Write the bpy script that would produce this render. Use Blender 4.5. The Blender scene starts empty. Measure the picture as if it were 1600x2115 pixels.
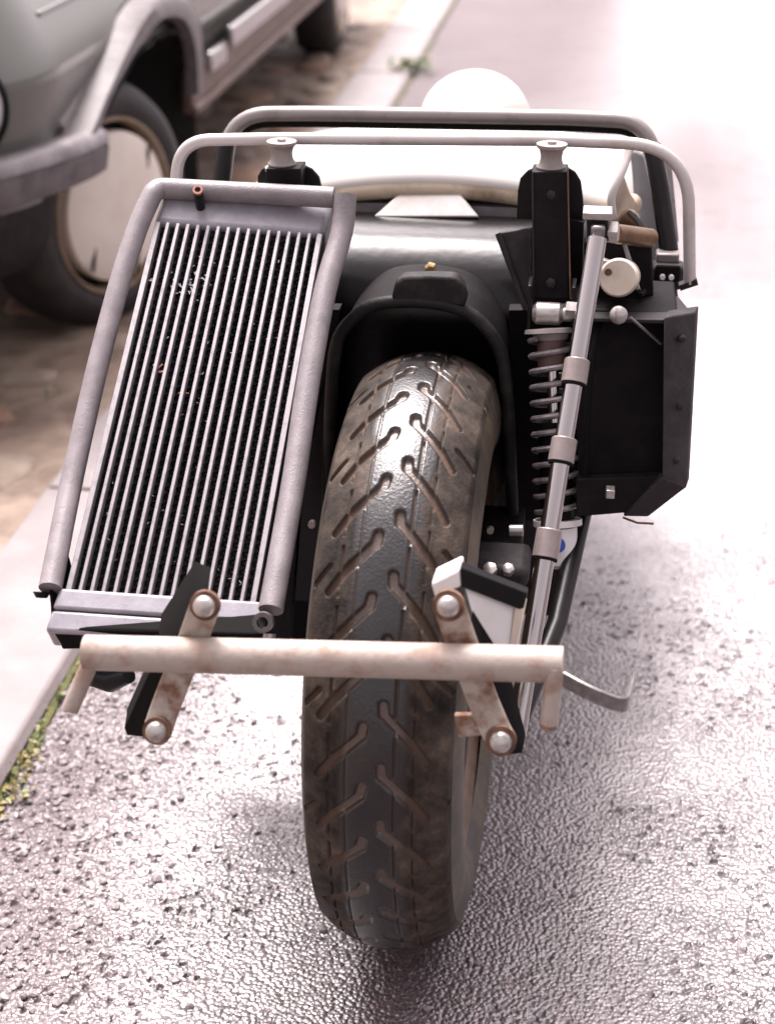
import bpy, bmesh, math, random
import numpy as np
from mathutils import Vector, Matrix
random.seed(7)
S = bpy.context.scene
COL = S.collection

# ------------------------------------------------------------------ camera, sky, sun, exposure
cam_data = bpy.data.cameras.new('camera')
cam = bpy.data.objects.new('camera', cam_data); COL.objects.link(cam)
cam.location = (0, 0, 1.14)
cam.rotation_euler = (math.pi/2 - math.radians(26.035), 0, math.radians(7.078))
cam_data.sensor_fit = 'VERTICAL'; cam_data.sensor_height = 36; cam_data.sensor_width = 27.2
cam_data.lens = 56.17
cam_data.clip_start = 0.05; cam_data.clip_end = 2000
cam_data.dof.use_dof = True; cam_data.dof.focus_distance = 1.5; cam_data.dof.aperture_fstop = 5.0
S.camera = cam

SUN_EL, SUN_AZ = 62, -22          # degrees; azimuth measured from +Y towards +X
world = bpy.data.worlds.new('World'); S.world = world
world.use_nodes = True
wn, wl = world.node_tree.nodes, world.node_tree.links
sky = wn.new('ShaderNodeTexSky'); sky.sky_type = 'NISHITA'; sky.sun_disc = False
sky.sun_elevation = math.radians(SUN_EL); sky.sun_rotation = math.radians(SUN_AZ)
sky.dust_density = 7.0; sky.air_density = 1.0
hs = wn.new('ShaderNodeHueSaturation'); hs.inputs['Saturation'].default_value = 0.12
tint = wn.new('ShaderNodeMix'); tint.data_type = 'RGBA'; tint.blend_type = 'MULTIPLY'
tint.inputs[0].default_value = 1.0; tint.inputs[7].default_value = (1.0, 0.90, 0.935, 1)
bg = wn['Background']; bg.inputs[1].default_value = 0.135
wl.new(sky.outputs[0], hs.inputs['Color']); wl.new(hs.outputs[0], tint.inputs[6]); wl.new(tint.outputs[2], bg.inputs[0])
sd = bpy.data.lights.new('sun', 'SUN'); sd.energy = 1.9; sd.angle = math.radians(24); sd.color = (1, .955, .92)
sun = bpy.data.objects.new('sun', sd); COL.objects.link(sun)
e, z = math.radians(SUN_EL), math.radians(SUN_AZ)
sv = Vector((math.sin(z)*math.cos(e), math.cos(z)*math.cos(e), math.sin(e)))
sun.rotation_euler = sv.to_track_quat('Z', 'Y').to_euler()
sun.location = (-3, 3, 6)
S.view_settings.view_transform = 'Standard'; S.view_settings.look = 'None'
S.view_settings.gamma = 1; S.view_settings.use_curve_mapping = False
S.view_settings.exposure = 1.75

# ------------------------------------------------------------------ materials
def nmat(name):
    m = bpy.data.materials.new(name); m.use_nodes = True
    nt = m.node_tree
    return m, nt.nodes, nt.links, nt.nodes['Principled BSDF']

def ramp(n, stops):
    r = n.new('ShaderNodeValToRGB'); cr = r.color_ramp
    while len(cr.elements) < len(stops): cr.elements.new(0.5)
    for el, (p, c) in zip(cr.elements, stops):
        el.position = p; el.color = (*c, 1) if len(c) == 3 else c
    return r

ALB = .74                                             # measured colours were read off an over-exposed print
def mat(name, c1, c2=None, rough=.5, metal=0, scale=20, lo=.4, hi=.65, bump=0, bscale=200, rough2=None, detail=6, coat=0, spec=.5, distort=0.0):
    """a base colour, a second colour in noise patches, and fine relief"""
    c1 = tuple(v*ALB for v in c1); c2 = tuple(v*ALB for v in c2) if c2 else None
    m, n, l, b = nmat(name)
    b.inputs['Metallic'].default_value = metal; b.inputs['Roughness'].default_value = rough
    b.inputs['Coat Weight'].default_value = coat; b.inputs['Specular IOR Level'].default_value = spec
    tc = n.new('ShaderNodeTexCoord')
    if c2 is None: b.inputs['Base Color'].default_value = (*c1, 1)
    else:
        t = n.new('ShaderNodeTexNoise'); t.inputs['Scale'].default_value = scale; t.inputs['Detail'].default_value = detail
        t.inputs['Roughness'].default_value = .65; t.inputs['Distortion'].default_value = distort
        l.new(tc.outputs['Object'], t.inputs['Vector'])
        r = ramp(n, [(lo, c1), (hi, c2)]); l.new(t.outputs['Fac'], r.inputs[0]); l.new(r.outputs[0], b.inputs['Base Color'])
        if rough2 is not None:
            q = ramp(n, [(lo, (rough,)*3), (hi, (rough2,)*3)]); l.new(t.outputs['Fac'], q.inputs[0]); l.new(q.outputs[0], b.inputs['Roughness'])
    if bump:
        t2 = n.new('ShaderNodeTexNoise'); t2.inputs['Scale'].default_value = bscale; t2.inputs['Detail'].default_value = 4
        l.new(tc.outputs['Object'], t2.inputs['Vector'])
        bp = n.new('ShaderNodeBump'); bp.inputs['Strength'].default_value = bump; bp.inputs['Distance'].default_value = .002
        l.new(t2.outputs['Fac'], bp.inputs['Height']); l.new(bp.outputs[0], b.inputs['Normal'])
    return m

M = dict(
    foam   = mat('pipe_foam', (.25,.22,.228), (.18,.158,.165), rough=.5, scale=40, bump=.25, bscale=500),
    radal  = mat('radiator_grey_paint', (.30,.285,.315), (.38,.36,.39), rough=.38, scale=60, metal=.15, bump=.1, bscale=300),
    finbar = mat('radiator_tube', (.37,.345,.355), (.22,.20,.215), rough=.35, metal=.35, scale=90, lo=.5, hi=.75),
    fin    = mat('radiator_fin', (.006,.006,.008), (.02,.012,.012), rough=.7, spec=.2, scale=30, lo=.5, hi=.75),
    scratch= mat('bare_fin_metal', (.3,.3,.32), rough=.3, metal=.8),
    redspot= mat('red_primer', (.36,.13,.095), rough=.6),
    barwht = mat('flaking_cream_paint', (.40,.335,.29), (.26,.155,.105), rough=.5, scale=24, lo=.48, hi=.68, bump=.3, bscale=160, rough2=.8),
    strapm = mat('rusted_strap', (.46,.40,.34), (.20,.095,.055), rough=.55, scale=34, lo=.42, hi=.60, bump=.4, bscale=180, rough2=.85),
    rust   = mat('rust', (.10,.042,.025), (.26,.145,.09), rough=.85, scale=60, bump=.5, bscale=220),
    zinc   = mat('zinc', (.60,.57,.55), (.40,.36,.33), rough=.34, metal=.75, scale=60),
    chrome = mat('chrome', (.50,.46,.45), rough=.15, metal=1),
    steel  = mat('brushed_steel', (.26,.24,.235), (.20,.185,.18), rough=.38, metal=.85, scale=80),
    alloy  = mat('alloy_tube', (.62,.58,.56), (.42,.35,.30), rough=.4, metal=.3, scale=22, lo=.5, hi=.8),
    alloyd = mat('dull_tube', (.28,.25,.24), (.16,.135,.115), rough=.40, metal=.4, scale=25, lo=.5, hi=.8),
    gloss  = mat('gloss_black', (.004,.003,.0035), (.008,.006,.007), rough=.27, scale=14, bump=.16, bscale=70, coat=0, spec=.28),
    blk    = mat('black_paint', (.006,.005,.0055), (.013,.010,.011), rough=.36, spec=.2, scale=18, bump=.12, bscale=90),
    blkm   = mat('black_matt', (.005,.004,.0045), (.012,.009,.0095), rough=.62, scale=25, bump=.2, bscale=160, spec=.08),
    blks   = mat('black_sheet', (.007,.0055,.0065), (.014,.011,.0125), rough=.42, scale=30, bump=.06, bscale=60, spec=.08),
    blkg   = mat('worn_black_edge', (.018,.0145,.016), (.036,.030,.031), rough=.6, spec=.2, scale=40, bump=.3, bscale=200),
    guard  = mat('dusty_mudguard', (.010,.009,.0095), (.036,.031,.029), rough=.6, spec=.2, scale=35, lo=.5, hi=.75, bump=.5, bscale=150),
    cream  = mat('cream_gelcoat', (.80,.76,.71), (.70,.63,.55), rough=.36, scale=5, lo=.5, hi=.8, bump=.03, bscale=60),
    tan    = mat('cream_shade_tan', (.62,.50,.37), (.20,.13,.08), rough=.6, scale=16, lo=.45, hi=.72),
    rubber = mat('grey_rubber', (.24,.205,.185), (.32,.28,.26), rough=.55, scale=60),
    white  = mat('white_plate', (.80,.78,.77), (.66,.62,.58), rough=.45, scale=25, lo=.5, hi=.8),
    ivory  = mat('ivory_plastic', (.70,.62,.52), (.58,.48,.36), rough=.35, scale=20),
    brass  = mat('brass', (.62,.42,.20), (.45,.28,.13), rough=.38, metal=.7, scale=70),
    gold   = mat('brown_tube', (.13,.072,.036), (.22,.13,.07), rough=.35, metal=.5, scale=50),
    shockm = mat('spring_steel', (.16,.145,.15), (.30,.27,.26), rough=.4, metal=.5, scale=120),
    bluest = mat('blue_sticker', (.02,.06,.42), rough=.4),
    cdk    = mat('matt_black_rubber', (.008,.007,.007), rough=.85, spec=.08),
    sleevem= mat('sleeve_grey', (.34,.285,.27), (.28,.23,.215), rough=.42, metal=.35, scale=60),
    steelm = mat('dull_bumper_top', (.26,.235,.24), (.15,.13,.135), rough=.45, metal=.2, scale=20),
    brownc = mat('brown_collar', (.10,.045,.038), rough=.5),
    plugm  = mat('plug_black', (.012,.012,.013), rough=.3, spec=.08),
)
def tyre_mat():
    m, n, l, b = nmat('worn_tyre')
    at = n.new('ShaderNodeAttribute'); at.attribute_name = 'tread'      # R: lateral position, G: groove depth, B: around
    sep = n.new('ShaderNodeSeparateColor'); l.new(at.outputs['Color'], sep.inputs[0])
    tc = n.new('ShaderNodeTexCoord')
    t = n.new('ShaderNodeTexNoise'); t.inputs['Scale'].default_value = 17; t.inputs['Detail'].default_value = 10; t.inputs['Roughness'].default_value = .72
    l.new(tc.outputs['Object'], t.inputs['Vector'])
    t2 = n.new('ShaderNodeTexNoise'); t2.inputs['Scale'].default_value = 60; t2.inputs['Detail'].default_value = 5
    l.new(tc.outputs['Object'], t2.inputs['Vector'])
    # centre band mask, with a wandering edge
    a1 = n.new('ShaderNodeMath'); a1.operation = 'MULTIPLY_ADD'; a1.inputs[1].default_value = .24; l.new(t.outputs['Fac'], a1.inputs[0]); l.new(sep.outputs[0], a1.inputs[2])
    band = ramp(n, [(.31, (0,0,0)), (.365, (1,1,1))]); l.new(a1.outputs[0], band.inputs[0])   # 0 = polished centre
    dust = ramp(n, [(.38, (.005,.004,.003)), (.47, (.022,.016,.0125)), (.58, (.050,.037,.028)), (.70, (.11,.085,.066))]); l.new(t.outputs['Fac'], dust.inputs[0])
    ctr = ramp(n, [(.35, (.003,.0024,.0024)), (.7, (.008,.006,.006))]); l.new(t2.outputs['Fac'], ctr.inputs[0])
    mx = n.new('ShaderNodeMix'); mx.data_type = 'RGBA'; l.new(band.outputs[0], mx.inputs[0]); l.new(ctr.outputs[0], mx.inputs[6]); l.new(dust.outputs[0], mx.inputs[7])
    # dry dust lies in the grooves
    gv = n.new('ShaderNodeMix'); gv.data_type = 'RGBA'; l.new(sep.outputs[1], gv.inputs[0]); l.new(mx.outputs[2], gv.inputs[6]); gv.inputs[7].default_value = (.075,.049,.036,1)
    l.new(gv.outputs[2], b.inputs['Base Color'])
    sp_ = ramp(n, [(0, (.62,)*3), (1, (.20,)*3)]); l.new(band.outputs[0], sp_.inputs[0]); l.new(sp_.outputs[0], b.inputs['Specular IOR Level'])
    rr = ramp(n, [(0, (.24,)*3), (1, (.60,)*3)])
    cw = ramp(n, [(0, (.06,)*3), (1, (0,)*3)]); l.new(band.outputs[0], cw.inputs[0]); l.new(cw.outputs[0], b.inputs['Coat Weight']); b.inputs['Coat Roughness'].default_value = .33; l.new(band.outputs[0], rr.inputs[0])
    ad = n.new('ShaderNodeMath'); ad.operation = 'MULTIPLY_ADD'; ad.inputs[1].default_value = .16; l.new(t2.outputs['Fac'], ad.inputs[0]); l.new(rr.outputs[0], ad.inputs[2])
    l.new(ad.outputs[0], b.inputs['Roughness'])
    bp = n.new('ShaderNodeBump'); bp.inputs['Strength'].default_value = .5; bp.inputs['Distance'].default_value = .001
    t3 = n.new('ShaderNodeTexNoise'); t3.inputs['Scale'].default_value = 350; t3.inputs['Detail'].default_value = 3; l.new(tc.outputs['Object'], t3.inputs['Vector'])
    l.new(t3.outputs['Fac'], bp.inputs['Height']); l.new(bp.outputs[0], b.inputs['Normal'])
    return m
M['tyre'] = tyre_mat()
M['wall'] = mat('tyre_sidewall', (.030,.024,.019), (.105,.076,.045), rough=.55, scale=22, lo=.42, hi=.68, bump=.2, bscale=200)

def road_mat():
    m, n, l, b = nmat('worn_wet_asphalt')
    at = n.new('ShaderNodeAttribute'); at.attribute_name = 'chip'       # R lost chip, pit shade, G openness of the surface, B dulled far strip, loose grit
    sep = n.new('ShaderNodeSeparateColor'); l.new(at.outputs['Color'], sep.inputs[0])
    tc = n.new('ShaderNodeTexCoord')
    def noise(scale, detail=4, rough=.6):
        t = n.new('ShaderNodeTexNoise'); t.inputs['Scale'].default_value = scale; t.inputs['Detail'].default_value = detail
        t.inputs['Roughness'].default_value = rough; l.new(tc.outputs['Object'], t.inputs['Vector']); return t
    def math_(op, a, c, d=None):
        k = n.new('ShaderNodeMath'); k.operation = op
        for q, v in enumerate((a, c, d)):
            if v is None: continue
            if isinstance(v, (int, float)): k.inputs[q].default_value = v
            else: l.new(v, k.inputs[q])
        return k.outputs[0]
    big = noise(1.6, 8); midn = noise(7.5, 8, .72); fine_ = noise(520, 3)
    wob = noise(60, 3)
    vm = n.new('ShaderNodeVectorMath'); vm.operation = 'MULTIPLY_ADD'; vm.inputs[1].default_value = (.0035,)*3
    l.new(wob.outputs['Color'], vm.inputs[0]); l.new(tc.outputs['Object'], vm.inputs[2])
    def voro(scale, feat):
        v = n.new('ShaderNodeTexVoronoi'); v.feature = feat; v.inputs['Scale'].default_value = scale; l.new(vm.outputs[0], v.inputs['Vector']); return v
    vc = voro(150, 'F1'); pn = noise(210, 3, .55)
    crack = n.new('ShaderNodeMapRange'); crack.interpolation_type = 'SMOOTHSTEP'; crack.inputs[1].default_value = .545; crack.inputs[2].default_value = .66; l.new(pn.outputs['Fac'], crack.inputs[0])
    opn = n.new('ShaderNodeMapRange'); opn.interpolation_type = 'SMOOTHSTEP'; opn.inputs[1].default_value = .46; opn.inputs[2].default_value = .68; l.new(midn.outputs['Fac'], opn.inputs[0])
    op2 = math_('MAXIMUM', opn.outputs[0], sep.outputs[1])
    cm = math_('MULTIPLY', crack.outputs[0], op2)
    pit = math_('MAXIMUM', cm, sep.outputs[0])
    base = ramp(n, [(.32, (.034,.018,.019)), (.68, (.058,.036,.038))]); l.new(big.outputs['Fac'], base.inputs[0])
    csep = n.new('ShaderNodeSeparateColor'); l.new(vc.outputs['Color'], csep.inputs[0])
    tone = n.new('ShaderNodeMapRange'); tone.inputs[3].default_value = .55; tone.inputs[4].default_value = 1.5; l.new(csep.outputs[0], tone.inputs[0])
    mul = n.new('ShaderNodeMix'); mul.data_type = 'RGBA'; mul.blend_type = 'MULTIPLY'; mul.inputs[0].default_value = 1
    l.new(base.outputs[0], mul.inputs[6]); l.new(tone.outputs[0], mul.inputs[7])
    bit = n.new('ShaderNodeMix'); bit.data_type = 'RGBA'; l.new(pit, bit.inputs[0]); l.new(mul.outputs[2], bit.inputs[6]); bit.inputs[7].default_value = (.018,.012,.013,1)
    grit_dull = n.new('ShaderNodeMix'); grit_dull.data_type = 'RGBA'; l.new(sep.outputs[2], grit_dull.inputs[0]); l.new(bit.outputs[2], grit_dull.inputs[6]); grit_dull.inputs[7].default_value = (.088,.066,.070,1)
    l.new(grit_dull.outputs[2], b.inputs['Base Color'])
    r = ramp(n, [(.3, (.40,)*3), (.7, (.55,)*3)]); l.new(big.outputs['Fac'], r.inputs[0])
    l.new(math_('MULTIPLY_ADD', sep.outputs[2], .2, r.outputs[0]), b.inputs['Roughness'])
    fc = voro(195, 'F1'); fsep = n.new('ShaderNodeSeparateColor'); l.new(fc.outputs['Color'], fsep.inputs[0])
    b.inputs['Specular IOR Level'].default_value = .6; b.inputs['Coat Weight'].default_value = 1.0; b.inputs['Coat IOR'].default_value = 2.4; b.inputs['Coat Roughness'].default_value = .33; b.inputs['Coat Tint'].default_value = (1,.93,.945,1)
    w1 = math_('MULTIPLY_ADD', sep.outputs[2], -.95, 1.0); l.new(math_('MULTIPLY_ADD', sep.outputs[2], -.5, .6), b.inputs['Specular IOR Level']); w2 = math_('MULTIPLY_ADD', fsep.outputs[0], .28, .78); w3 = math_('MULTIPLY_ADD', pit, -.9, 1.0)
    ve = voro(195, 'DISTANCE_TO_EDGE'); ge = n.new('ShaderNodeMapRange'); ge.interpolation_type = 'SMOOTHSTEP'
    ge.inputs[1].default_value = .01; ge.inputs[2].default_value = .16; ge.inputs[3].default_value = .30; ge.inputs[4].default_value = 1.0; l.new(ve.outputs['Distance'], ge.inputs[0])
    inv = math_('SUBTRACT', 1.0, ge.outputs[0]); amt = math_('MULTIPLY_ADD', op2, .65, .06)
    gev = math_('SUBTRACT', 1.0, math_('MULTIPLY', inv, amt))
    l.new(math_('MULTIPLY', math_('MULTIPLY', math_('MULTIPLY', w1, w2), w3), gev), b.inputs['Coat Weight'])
    bp = n.new('ShaderNodeBump'); bp.inputs['Strength'].default_value = .35; bp.inputs['Distance'].default_value = .001; l.new(fine_.outputs['Fac'], bp.inputs['Height'])
    # every chip is a little facet with a tilt of its own
    sb_ = n.new('ShaderNodeVectorMath'); sb_.operation = 'SUBTRACT'; l.new(vm.outputs[0], sb_.inputs[0]); l.new(fc.outputs['Position'], sb_.inputs[1])
    tl = n.new('ShaderNodeVectorMath'); tl.operation = 'SUBTRACT'; tl.inputs[1].default_value = (.5,.5,.5); l.new(fc.outputs['Color'], tl.inputs[0])
    dt = n.new('ShaderNodeVectorMath'); dt.operation = 'DOT_PRODUCT'; l.new(sb_.outputs[0], dt.inputs[0]); l.new(tl.outputs[0], dt.inputs[1])
    tv = n.new('ShaderNodeMapRange'); tv.inputs[1].default_value = .38; tv.inputs[2].default_value = .66; tv.inputs[3].default_value = .02; tv.inputs[4].default_value = .16; l.new(midn.outputs['Fac'], tv.inputs[0])
    hh = math_('MULTIPLY_ADD', dt.outputs['Value'], tv.outputs[0], math_('MULTIPLY', fc.outputs['Distance'], -.0016))
    bpc = n.new('ShaderNodeBump'); bpc.inputs['Strength'].default_value = 1.0; bpc.inputs['Distance'].default_value = 1.0
    l.new(hh, bpc.inputs['Height']); l.new(bp.outputs[0], bpc.inputs['Normal']); bp = bpc
    bp2 = n.new('ShaderNodeBump'); bp2.inputs['Strength'].default_value = .40; bp2.inputs['Distance'].default_value = .0022; bp2.invert = True
    l.new(pit, bp2.inputs['Height']); l.new(bp.outputs[0], bp2.inputs['Normal']); l.new(bp2.outputs[0], b.inputs['Normal']); l.new(bp2.outputs[0], b.inputs['Coat Normal'])
    return m
M['road'] = road_mat()
M['verge'] = mat('trodden_earth', (.13,.085,.060), (.36,.27,.205), rough=.75, scale=7, lo=.36, hi=.66, bump=.9, bscale=60, detail=10, distort=.4)
M['kerb'] = mat('kerb_concrete', (.20,.168,.168), (.25,.215,.212), rough=.6, scale=9, bump=.35, bscale=260)
M['brickA'] = mat('old_brick', (.24,.12,.075), (.30,.20,.14), rough=.8, scale=18, bump=.5, bscale=90)
M['brickB'] = mat('pale_stone', (.33,.265,.205), (.24,.175,.13), rough=.75, scale=16, bump=.5, bscale=90)
M['brickC'] = mat('brown_stone', (.14,.095,.075), (.21,.155,.12), rough=.75, scale=20, bump=.5, bscale=90)
M['pebble'] = mat('pebble', (.20,.17,.17), (.34,.30,.30), rough=.5, scale=30)
M['leaf'] = mat('weed_green', (.06,.095,.02), (.13,.155,.035), rough=.5, scale=40)
M['leafy'] = mat('weed_yellow', (.20,.15,.03), (.26,.22,.08), rough=.55, scale=40)
M['moss'] = mat('moss', (.05,.06,.015), (.13,.12,.03), rough=.9, scale=60, bump=.8, bscale=300)
M['carp'] = mat('grey_green_car_paint', (.165,.165,.145), (.15,.148,.132), rough=.26, metal=.25, scale=3, coat=.6)
M['ctrim'] = mat('weathered_grey_plastic', (.15,.125,.128), (.07,.058,.06), rough=.58, scale=22, lo=.42, hi=.7, bump=.2, bscale=120)
M['csill'] = mat('rusty_sill', (.13,.085,.068), (.20,.125,.09), rough=.5, scale=18)
M['cchrome'] = mat('bright_strip', (.62,.60,.59), rough=.22, metal=.9)
M['cdark'] = mat('car_underside', (.012,.010,.010), rough=.8)
M['ctyre'] = mat('car_tyre', (.016,.013,.013), (.034,.027,.026), rough=.65, scale=20, bump=.2, bscale=120)
M['chub'] = mat('cream_hubcap', (.92,.82,.72), (.84,.74,.64), rough=.4, scale=12)
M['crim'] = mat('dull_wheel_rim', (.42,.34,.25), (.30,.19,.12), rough=.4, metal=.3, scale=18)
M['cglass'] = mat('dark_car_glass', (.02,.022,.025), rough=.05)
M['lens'] = mat('headlamp_lens', (.70,.70,.70), rough=.12, coat=1)

# ------------------------------------------------------------------ mesh helpers
def new_obj(name, me, m, parent=None, smooth=True, bevel=0, kind=None, label=None):
    o = bpy.data.objects.new(name, me); COL.objects.link(o)
    if m is not None and not me.materials: me.materials.append(M[m] if isinstance(m, str) else m)
    if smooth:
        me.shade_smooth()
        md = None
    if parent is not None:
        o.parent = parent
        o.matrix_parent_inverse = WM[parent.name].inverted()
    WM[o.name] = Matrix.Identity(4)
    if bevel:
        md = o.modifiers.new('bevel', 'BEVEL'); md.width = bevel; md.segments = 2; md.limit_method = 'ANGLE'; md.angle_limit = math.radians(40)
    if kind: o['kind'] = kind
    if label: o['label'] = label
    return o
WM = {}
def thing(name, loc, label=None, cat=None, group=None, kind=None):
    o = bpy.data.objects.new(name, None); COL.objects.link(o); o.location = loc; o.empty_display_size = .1
    WM[o.name] = Matrix.Translation(loc)
    if label: o['label'] = label
    if cat: o['category'] = cat
    if group: o['group'] = group
    if kind: o['kind'] = kind
    return o

class B:
    def __init__(s): s.v = []; s.f = []; s.sm = []
    def add(s, vs, fs):
        k = len(s.v); s.v += [tuple(v) for v in vs]; s.f += [tuple(i + k for i in f) for f in fs]; return s
    def box(s, c, size, R=None):
        c = Vector(c); x, y, z = [a/2 for a in size]
        vs = []
        for q in ((-1,-1,-1),(1,-1,-1),(1,1,-1),(-1,1,-1),(-1,-1,1),(1,-1,1),(1,1,1),(-1,1,1)):
            w = Vector((q[0]*x, q[1]*y, q[2]*z)); vs.append(c + (R @ w if R else w))
        return s.add(vs, [(0,3,2,1),(4,5,6,7),(0,1,5,4),(1,2,6,5),(2,3,7,6),(3,0,4,7)])
    def bar(s, a, b, w, h, up=(0,0,1)):
        """box from a to b, w across, h along up"""
        a, b = Vector(a), Vector(b); d = (b-a).normalized(); u = Vector(up); x = d.cross(u).normalized(); u = x.cross(d).normalized()
        vs = []
        for p in (a, b):
            for i, j in ((-1,-1),(1,-1),(1,1),(-1,1)): vs.append(p + x*i*w/2 + u*j*h/2)
        return s.add(vs, [(3,2,1,0),(4,5,6,7),(0,1,5,4),(1,2,6,5),(2,3,7,6),(3,0,4,7)])
    def tube(s, pts, r, n=14, cap=True, closed=False):
        P = [Vector(p) for p in pts]; N = len(P)
        rs = r if isinstance(r, (list, tuple)) else [r]*N
        T = []
        for i in range(N):
            if closed: t = P[(i+1) % N] - P[i-1]
            else: t = P[min(i+1, N-1)] - P[max(i-1, 0)]
            T.append(t.normalized())
        u = T[0].orthogonal().normalized(); vs = []; fs = []
        for i in range(N):
            u = (u - T[i]*u.dot(T[i])).normalized(); w = T[i].cross(u)
            for k in range(n):
                q = 2*math.pi*k/n; vs.append(P[i] + (u*math.cos(q) + w*math.sin(q))*rs[i])
        for i in range(N if closed else N-1):
            j = (i+1) % N
            for k in range(n): fs.append((i*n+k, i*n+(k+1) % n, j*n+(k+1) % n, j*n+k))
        if cap and not closed:
            fs.append(tuple(range(n-1, -1, -1))); fs.append(tuple((N-1)*n + k for k in range(n)))
        return s.add(vs, fs)
    def lathe(s, o, d, prof, n=32, cap=True):
        """prof: (distance along d, radius)"""
        o = Vector(o); d = Vector(d).normalized(); u = d.orthogonal().normalized(); w = d.cross(u)
        vs = []; fs = []
        for h, r in prof:
            for k in range(n):
                q = 2*math.pi*k/n; vs.append(o + d*h + (u*math.cos(q) + w*math.sin(q))*r)
        for i in range(len(prof)-1):
            for k in range(n): fs.append((i*n+k, i*n+(k+1) % n, (i+1)*n+(k+1) % n, (i+1)*n+k))
        if cap:
            fs.append(tuple(range(n-1, -1, -1))); fs.append(tuple((len(prof)-1)*n + k for k in range(n)))
        return s.add(vs, fs)
    def plate(s, pts, off):
        """polygon extruded by vector off"""
        off = Vector(off); n = len(pts); P = [Vector(p) for p in pts]
        nrm = Vector((0,0,0))
        for i in range(n): nrm += P[i].cross(P[(i+1) % n])
        f0 = tuple(range(n)); f1 = tuple(range(2*n-1, n-1, -1))
        if nrm.dot(off) > 0: f0, f1 = f0[::-1], f1[::-1]
        fl = nrm.dot(off) > 0
        fs = [f0, f1]
        for i in range(n):
            j = (i+1) % n
            fs.append((i, j, j+n, i+n) if fl else (j, i, i+n, j+n))
        return s.add(P + [p + off for p in P], fs)
    def strip(s, path, w, t, side):
        """flat strap: path points, width along 'side', thickness t perpendicular"""
        P = [Vector(p) for p in path]; sd_ = Vector(side).normalized(); vs = []; fs = []
        for i, p in enumerate(P):
            d = (P[min(i+1, len(P)-1)] - P[max(i-1, 0)]).normalized(); nn = d.cross(sd_).normalized()
            for a, b in ((-1,-1),(1,-1),(1,1),(-1,1)): vs.append(p + sd_*a*w/2 + nn*b*t/2)
        for i in range(len(P)-1):
            for k in range(4): fs.append((i*4+k, i*4+(k+1) % 4, i*4+4+(k+1) % 4, i*4+4+k))
        fs.append((3,2,1,0)); q = (len(P)-1)*4; fs.append((q, q+1, q+2, q+3))
        return s.add(vs, fs)
    def build(s, name, m, parent=None, flat=False, bevel=0, ang=38, **kw):
        me = bpy.data.meshes.new(name); me.from_pydata(s.v, [], s.f)
        bm = bmesh.new(); bm.from_mesh(me)
        bmesh.ops.recalc_face_normals(bm, faces=bm.faces)
        if not flat:
            for ed in bm.edges:
                if len(ed.link_faces) == 2 and ed.calc_face_angle(0) > math.radians(ang): ed.smooth = False
        bm.to_mesh(me); bm.free()
        return new_obj(name, me, m, parent, smooth=not flat, bevel=bevel, **kw)

def fillet(pts, r, n=7):
    P = [Vector(p) for p in pts]; out = [P[0]]
    rs = r if isinstance(r, (list, tuple)) else [r]*(len(P)-2)
    for i in range(1, len(P)-1):
        a, b, c = P[i-1], P[i], P[i+1]; u = (a-b); w = (c-b); k = min(rs[i-1], u.length*.49, w.length*.49)
        p0 = b + u.normalized()*k; p2 = b + w.normalized()*k
        for j in range(n+1):
            t = j/n; out.append(p0*(1-t)**2 + b*2*t*(1-t) + p2*t*t)
    out.append(P[-1]); return out

def lerp(a, b, t): return Vector(a)*(1-t) + Vector(b)*t

def vnoise(x, y, seed):
    """smooth value noise on numpy arrays"""
    rng = np.random.RandomState(seed); T = rng.rand(256, 256)
    xi = np.floor(x).astype(int); yi = np.floor(y).astype(int); fx = x-xi; fy = y-yi
    fx = fx*fx*(3-2*fx); fy = fy*fy*(3-2*fy)
    g = lambda a, b: T[a % 256, b % 256]
    return (g(xi, yi)*(1-fx) + g(xi+1, yi)*fx)*(1-fy) + (g(xi, yi+1)*(1-fx) + g(xi+1, yi+1)*fx)*fy
def fbm(x, y, seed, oc=4):
    s = 0; a = .5
    for i in range(oc): s = s + a*vnoise(x*2**i, y*2**i, seed+i); a *= .5
    return s
def worley(x, y, cell, seed):
    rng = np.random.RandomState(seed); T = rng.rand(3, 512, 512)
    x = x/cell; y = y/cell; xi = np.floor(x).astype(int); yi = np.floor(y).astype(int)
    f1 = np.full(x.shape, 9.); f2 = np.full(x.shape, 9.); idv = np.zeros(x.shape)
    for dx in (-1, 0, 1):
        for dy in (-1, 0, 1):
            a = (xi+dx) % 512; b = (yi+dy) % 512
            px = xi+dx+.08+.84*T[0, a, b]; py = yi+dy+.08+.84*T[1, a, b]
            d = np.hypot(x-px, y-py); nr = d < f1
            f2 = np.where(nr, f1, np.minimum(f2, d)); f1 = np.where(nr, d, f1); idv = np.where(nr, T[2, a, b], idv)
    return f1, f2, idv
def sstep(a, b, x):
    t = np.clip((x-a)/(b-a), 0, 1); return t*t*(3-2*t)
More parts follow.
